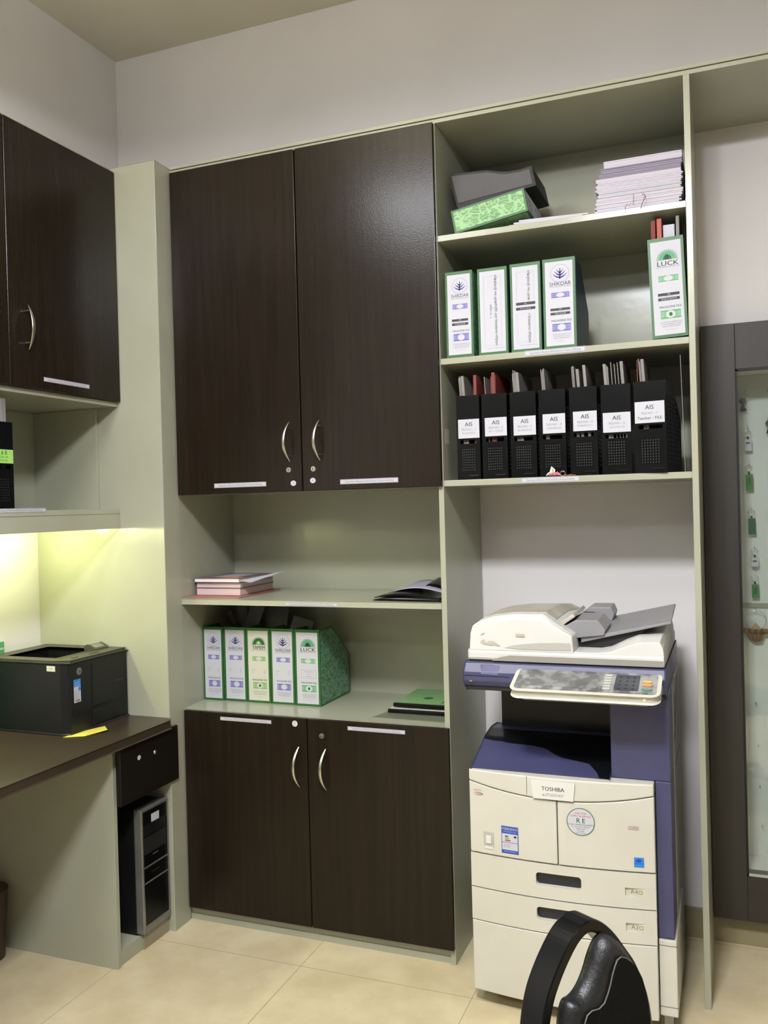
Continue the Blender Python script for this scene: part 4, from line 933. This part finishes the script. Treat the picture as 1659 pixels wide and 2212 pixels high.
# control panel
cp = MB(); CP = Matrix.Translation((1.5335, -.205, 1.03)) @ Matrix.Rotation(math.radians(17), 4, 'X'); cp.M = CP
cp.prism(rrect(-.204, .204, -.118, .012, .022), 2, -.008, .016, BEIGE); cpo = cp.build('control_panel', mf, bevel=.006, seg=3)
b = MB(); b.M = CP; b.prism(rrect(-.175, .175, -.10, .01, .01), 2, -.022, -.008, BEIGE); b.build('panel_underside', cpo, bevel=.006)
b = MB(); b.M = CP; b.prism(rrect(-.198, .198, -.108, .008, .012), 2, .016, .0172, LCD); b.build('panel_film', cpo, bevel=.0006)
b = MB(); b.M = CP; b.prism(rrect(-.165, .035, -.09, -.012, .004), 2, .0172, .0180, add_noise(mat('touch_screen', rgb(98, 99, 98), .15), (30, 25, 25), rgb(96, 97, 96), rgb(134, 133, 130), .45, .6)); b.build('touch_screen', cpo)
b = MB(); b.M = CP; b.prism(rrect(.083, .15, -.094, -.005, .004), 2, .0172, .0180, mat('keypad_grey', rgb(62, 64, 70), .3)); b.build('keypad', cpo)
for k in range(6):
    b = MB(); b.M = CP; b.box(.052, .073, -.094+.0155*k, -.084+.0155*k, .0172, .0195, GREYTAPE); b.build('key', cpo, bevel=.001)
for r in range(4):
    for c in range(3):
        b = MB(); b.M = CP; b.disc((.097+.019*c, -.085+.022*r, .018), (0, 0, 1), .0032, .0012, mat_hole, 12); b.build('key', cpo)
for z, m, wd in ((-.044, mat('amber_key', rgb(206, 170, 100), .4), .012), (-.062, mat('orange_key', rgb(206, 142, 104), .4), .013), (-.083, mat('teal_key', rgb(108, 146, 132), .4), .014)):
    b = MB(); b.M = CP; b.prism(rrect(.172-wd, .172+wd, z-.006, z+.006, .005), 2, .0172, .021, m); b.build('key', cpo)
b = MB(); b.M = CP; b.disc((.168, -.1185, .004), (0, -1, 0), .0035, .001, mat('green_lamp', rgb(190, 225, 90), .4, emit=((.7, 1, .2, 1), 1.2)), 12); b.build('indicator_lamp', cpo)
for x in (1.215, 1.66):
    b = MB(); b.box(x-.006, x+.006, -.13, -.11, .02, .064, CHROME); b.disc((x-.01, -.1, .0225), (1, 0, 0), .022, .02, BLACKM, 20); b.build('caster', mf)
b = MB(); b.box(1.72, 1.745, -.14, -.12, 0, .06, LID2); b.build('foot', mf)
for x in (1.22, 1.70):
    b = MB(); b.disc((x-.01, .28, .0225), (1, 0, 0), .022, .02, BLACKM, 20); b.box(x-.006, x+.006, .27, .29, .02, .066, CHROME); b.build('caster', mf)

# ------------------------------------------------------------------ key cabinet on the right
YK = .40
kc = thing('key_cabinet', 'tall dark brown glass-fronted key cabinet on the wall at the right edge', 'cabinet', (2.2, .43, .1))
x0, x1, z0, z1 = 1.848, 2.60, .105, 2.136; ix0, ix1, iz0, iz1 = 1.958, 2.49, .262, 1.980
for nm, q in (('frame_post', (x0, ix0, z0, z1)), ('frame_post', (ix1, x1, z0, z1)), ('frame_rail', (ix0, ix1, z0, iz0)), ('frame_rail', (ix0, ix1, iz1, z1))):
    bx(q[0], q[1], YK, YB-.002, q[2], q[3], KEYWOOD).build(nm, kc, bevel=.0015)
b = MB()
for q in ((ix0, ix0+.006, iz0, iz1), (ix1-.006, ix1, iz0, iz1), (ix0, ix1, iz1-.006, iz1)): b.box(q[0], q[1], YK-.002, YK+.008, q[2], q[3], BLACKM)
b.box(ix0, ix1, YK-.002, YK+.008, iz0, iz0+.006, GREYTAPE); b.build('inner_trim', kc)
YD = NY-.004
bx(ix0, ix1, YD-.008, YD, iz0, iz1, add_noise(mat('white_board', rgb(226, 226, 224), .6), (4, 4, 4), rgb(224, 224, 222), rgb(229, 229, 227))).build('back_board', kc)
for q in ((ix0, ix0+.005, iz0, iz1), (ix1-.005, ix1, iz0, iz1)): bx(q[0], q[1], YB-.001, YD-.009, q[2], q[3], GREYTAPE).build('side_lining', kc)
bx(ix0+.006, ix1-.006, YK+.006, YK+.009, iz0+.006, iz1-.006, GLASS).build('glass_door', kc)
b = MB().box(ix0+.006, ix1-.006, YD-.014, YD-.008, 1.152, 1.168, SAGE); b.build('slat', kc)
yh = YD-.008
def deep(x, z, a=.44, b=.575):
    k = (b-CAMPOS.y)/(a-CAMPOS.y); return CAMPOS.x+(x-CAMPOS.x)*k, CAMPOS.z+(z-CAMPOS.z)*k
hooks = [(1.999, .8405), (2.0035, .695), (2.0055, .5555), (2.01, .421), (2.0155, .29), (1.987, 1.905), (1.993, 1.78), (1.995, 1.655), (1.998, 1.505), (2.005, 1.372), (2.006, 1.30), (2.004, 1.16)]
for c in (0, 1):
    for x, z in hooks:
        x, z = deep(x, z)
        xx = x+.075*c
        b = MB(); b.tube([(xx, yh, z), (xx, yh-.012, z), (xx, yh-.018, z-.003), (xx, yh-.018, z+.006)], .0014, CHROME, 8); b.build('hook', kc)
def keys(x, z, kind, label, drop=.05, group='key bunches in the key cabinet'):
    x, z = deep(x, z); t = thing('key_bunch', label, 'keys', (x, yh-.02, z), group=group); y = yh-.021
    b = MB(); r = .011 if kind != 'big' else .035
    b.tube([(x+r*math.sin(a*PI/8), y, z-r+r*math.cos(a*PI/8)) for a in range(17)], .0009, CHROME, 6); b.build('ring', t)
    z2 = z-2*r
    if kind in ('dark', 'big'):
        for k in range(3 if kind == 'dark' else 8):
            a = (-.5+.5*k) if kind == 'dark' else (-1.1+.32*k)
            b = MB(); b.M = Matrix.Translation((x+.004*k-.01 if kind == 'dark' else x-.04+.011*k, y-.002*k*.5, z2+.004)) @ Matrix.Rotation(a*.5, 4, 'Y')
            m = BRASS if kind == 'big' and k % 2 else (mat_key if kind == 'big' else KEYDARK)
            b.disc((0, 0, -.008), (0, 1, 0), .010, .002, m, 16); b.box(-.0028, .0028, 0, .002, -.046, -.012, m); b.box(.0, .006, 0, .002, -.044, -.036, m); b.build('key', t)
        if kind == 'big':
            b = MB(); b.prism([(x-.02, z2+.004), (x, z2+.028), (x+.02, z2+.004)], 1, y-.006, y-.004, mat('wood_tag', rgb(178, 150, 118), .6)); b.build('tag', t)
    else:
        m = {'green': KEYGREEN, 'white': LILACP, 'green2': mat('bottle_green', rgb(34, 98, 62), .3)}[kind]
        b = MB(); b.tube([(x, y, z2), (x+.002, y, z2-.012)], .0035, KEYDARK, 8); b.build('key', t)
        b = MB(); b.box(x-.0105, x+.0135, y-.004, y, z2-.012-drop, z2-.010, m); b.build('tag', t, bevel=.002)
        if kind != 'white':
            b = MB(); b.box(x-.003, x+.006, y-.0048, y-.004, z2-.03-drop*.3, z2-.02, DGREENPR); b.build('tag_print', t)
        else:
            b = MB(); b.box(x-.006, x+.007, y-.0048, y-.004, z2-.026, z2-.021, BLACKPR); b.build('tag_print', t)
    return t
KEYDARK = mat('dark_key_plastic', rgb(50, 52, 50), .35); mat_key = mat('worn_key_brass', rgb(110, 88, 70), .35, metal=.8)
keys(1.985, 1.90, 'dark', 'topmost dark key bunch on the left hook row of the glass key cabinet')
keys(1.992, 1.775, 'white', 'keys with white square tag, second from the top in the key cabinet', drop=.04)
keys(1.993, 1.655, 'green', 'keys with bright green tag, third from the top in the key cabinet', drop=.055)
keys(1.998, 1.505, 'green2', 'keys with bottle green tag, fourth from the top in the key cabinet', drop=.055)
keys(2.005, 1.372, 'white', 'keys with white slotted tag below the bottle green one in the cabinet', drop=.032)
keys(2.004, 1.30-.02, 'green', 'keys with green tag hanging just above the slat in the key cabinet', drop=.045)
keys(2.004, 1.16, 'big', 'big bunch of brass keys on a wide ring below the slat')
keys(2.066, 1.82, 'dark', 'dark key bunch at the right edge, second hook column of the cabinet')

# ------------------------------------------------------------------ chair in the foreground
A60 = math.radians(60); dv = Vector((math.cos(A60), math.sin(A60), 0)); nv = Vector((-dv.y, dv.x, 0)); P0 = Vector((1.66, -1.45, 0))
def cp3(s, z, off=0): return P0+dv*s+Vector((0, 0, z))+nv*off
ch = thing('office_chair', 'black chair with looped plastic back frame and leatherette pad in the foreground', 'chair', tuple(cp3(.13, 0, .1)))
hoop = [(-.035, .48), (-.033, .60), (-.028, .69), (-.02, .744), (-.008, .777), (.007, .8), (.025, .822), (.05, .846), (.072, .858), (.092, .860), (.112, .853), (.146, .824), (.174, .789), (.207, .748), (.226, .698), (.231, .646), (.238, .56), (.242, .48)]
def smooth(P, it=2):
    for _ in range(it):
        Q = [P[0]]
        for a, c in zip(P, P[1:]): Q += [tuple(a[i]*.75+c[i]*.25 for i in range(len(a))), tuple(a[i]*.25+c[i]*.75 for i in range(len(a)))]
        Q.append(P[-1]); P = Q
    return P
hs_ = smooth(hoop)
path = []
for i, (s, z) in enumerate(hs_):
    a, c = hs_[max(0, i-1)], hs_[min(len(hs_)-1, i+1)]
    t = Vector((c[0]-a[0], c[1]-a[1])).normalized(); nn = Vector((-t.y, t.x))
    path.append((cp3(s, z, .0), dv*nn.x+Vector((0, 0, nn.y)), nv))
prof_ = [(-.010, .002), (-.008, 0), (.008, 0), (.010, .002), (.0105, .043), (.008, .046), (-.008, .046), (-.010, .043)]
MB().sweep(path, prof_, BLACKG, smooth=False).build('back_frame', ch)
# padded back: closed outline, inflated through the axial direction
padl = [(.05, .48), (.02, .60), (.008, .68), (.006, .732), (.018, .768), (.036, .766), (.056, .775), (.076, .798), (.090, .822), (.104, .838), (.12, .842)]
padr = [(.144, .826), (.174, .787), (.204, .746), (.222, .698), (.229, .646), (.234, .56), (.236, .48)]
ol = smooth(padl+padr, 2); N = len(ol); cs = sum(p[0] for p in ol)/N; cz = .64
b = MB(); vs = []; rows = [(0.012, .86), (.007, .96), (.0, 1.0), (-.009, 1.0), (-.018, .96), (-.025, .88), (-.028, .80)]
cen = [(cs+.02, .64)]
for off, k in rows:
    for (s, z) in ol:
        # shrink towards the local interior
        ds, dz = s-.135, z-.66; L = math.hypot(ds, dz); sh = (1-k)*.085/L
        vs.append(tuple(cp3(s-ds*sh, z-dz*sh, off)))
M_ = len(rows)
fs = [(i*N+j, i*N+(j+1) % N, (i+1)*N+(j+1) % N, (i+1)*N+j) for i in range(M_-1) for j in range(N)]
b.add(vs, fs, LEATHER, True); b.add(vs[:N], [tuple(range(N))], LEATHER); b.add(vs[-N:], [tuple(range(N-1, -1, -1))], LEATHER)
b.build('back_pad', ch)
pn = smooth([(.06, .50), (.038, .64), (.034, .70), (.032, .734), (.043, .752), (.079, .745), (.097, .768), (.108, .794), (.122, .812), (.147, .800), (.178, .768), (.196, .72), (.203, .667), (.21, .56), (.212, .50)], 1)
b = MB(); n = len(pn); vs = [tuple(cp3(s, z, -.028)) for s, z in pn]+[tuple(cp3(s, z, -.032)) for s, z in pn]
b.add(vs, [(i, (i+1) % n, n+(i+1) % n, n+i) for i in range(n)]+[tuple(range(2*n-1, n-1, -1))], FABRIC); b.build('back_panel', ch)
MB().tube([tuple(cp3(s, z, -.031)) for s, z in pn[:20]], .0012, mat('stitch_grey', rgb(92, 92, 88), .6), 6).build('stitching', ch)
st = MB(); st.M = Matrix.Translation(cp3(.11, 0, -.2)) @ Matrix.Rotation(A60, 4, 'Z')
st.prism(rrect(-.22, .22, -.22, .22, .08), 2, .42, .49, LEATHER); st.build('seat', ch, bevel=.02, seg=3)
b = MB(); b.tube([tuple(cp3(.0, .50, .02)), tuple(cp3(.02, .43, -.02)), tuple(cp3(.06, .41, -.12))], .014, BLACKP); b.tube([tuple(cp3(.22, .50, .02)), tuple(cp3(.2, .43, -.02)), tuple(cp3(.16, .41, -.12))], .014, BLACKP); b.build('back_bracket', ch)
b = MB(); c0 = cp3(.11, 0, -.2); b.tube([(c0.x, c0.y, .07), (c0.x, c0.y, .42)], .025, CHROME, 16); b.build('column', ch)
for k in range(5):
    a = 2*PI*k/5+.4; b = MB(); e = (c0.x+.24*math.cos(a), c0.y+.24*math.sin(a)); b.tube([(c0.x, c0.y, .09), (e[0], e[1], .065)], [.022, .013], BLACKP); b.build('leg', ch)
    b = MB(); b.disc((e[0]-.012*math.sin(a), e[1]+.012*math.cos(a), .027), (math.sin(a), -math.cos(a), 0), .027, .024, BLACKM, 16); b.box(e[0]-.005, e[0]+.005, e[1]-.005, e[1]+.005, .03, .065, BLACKP); b.build('caster', ch)
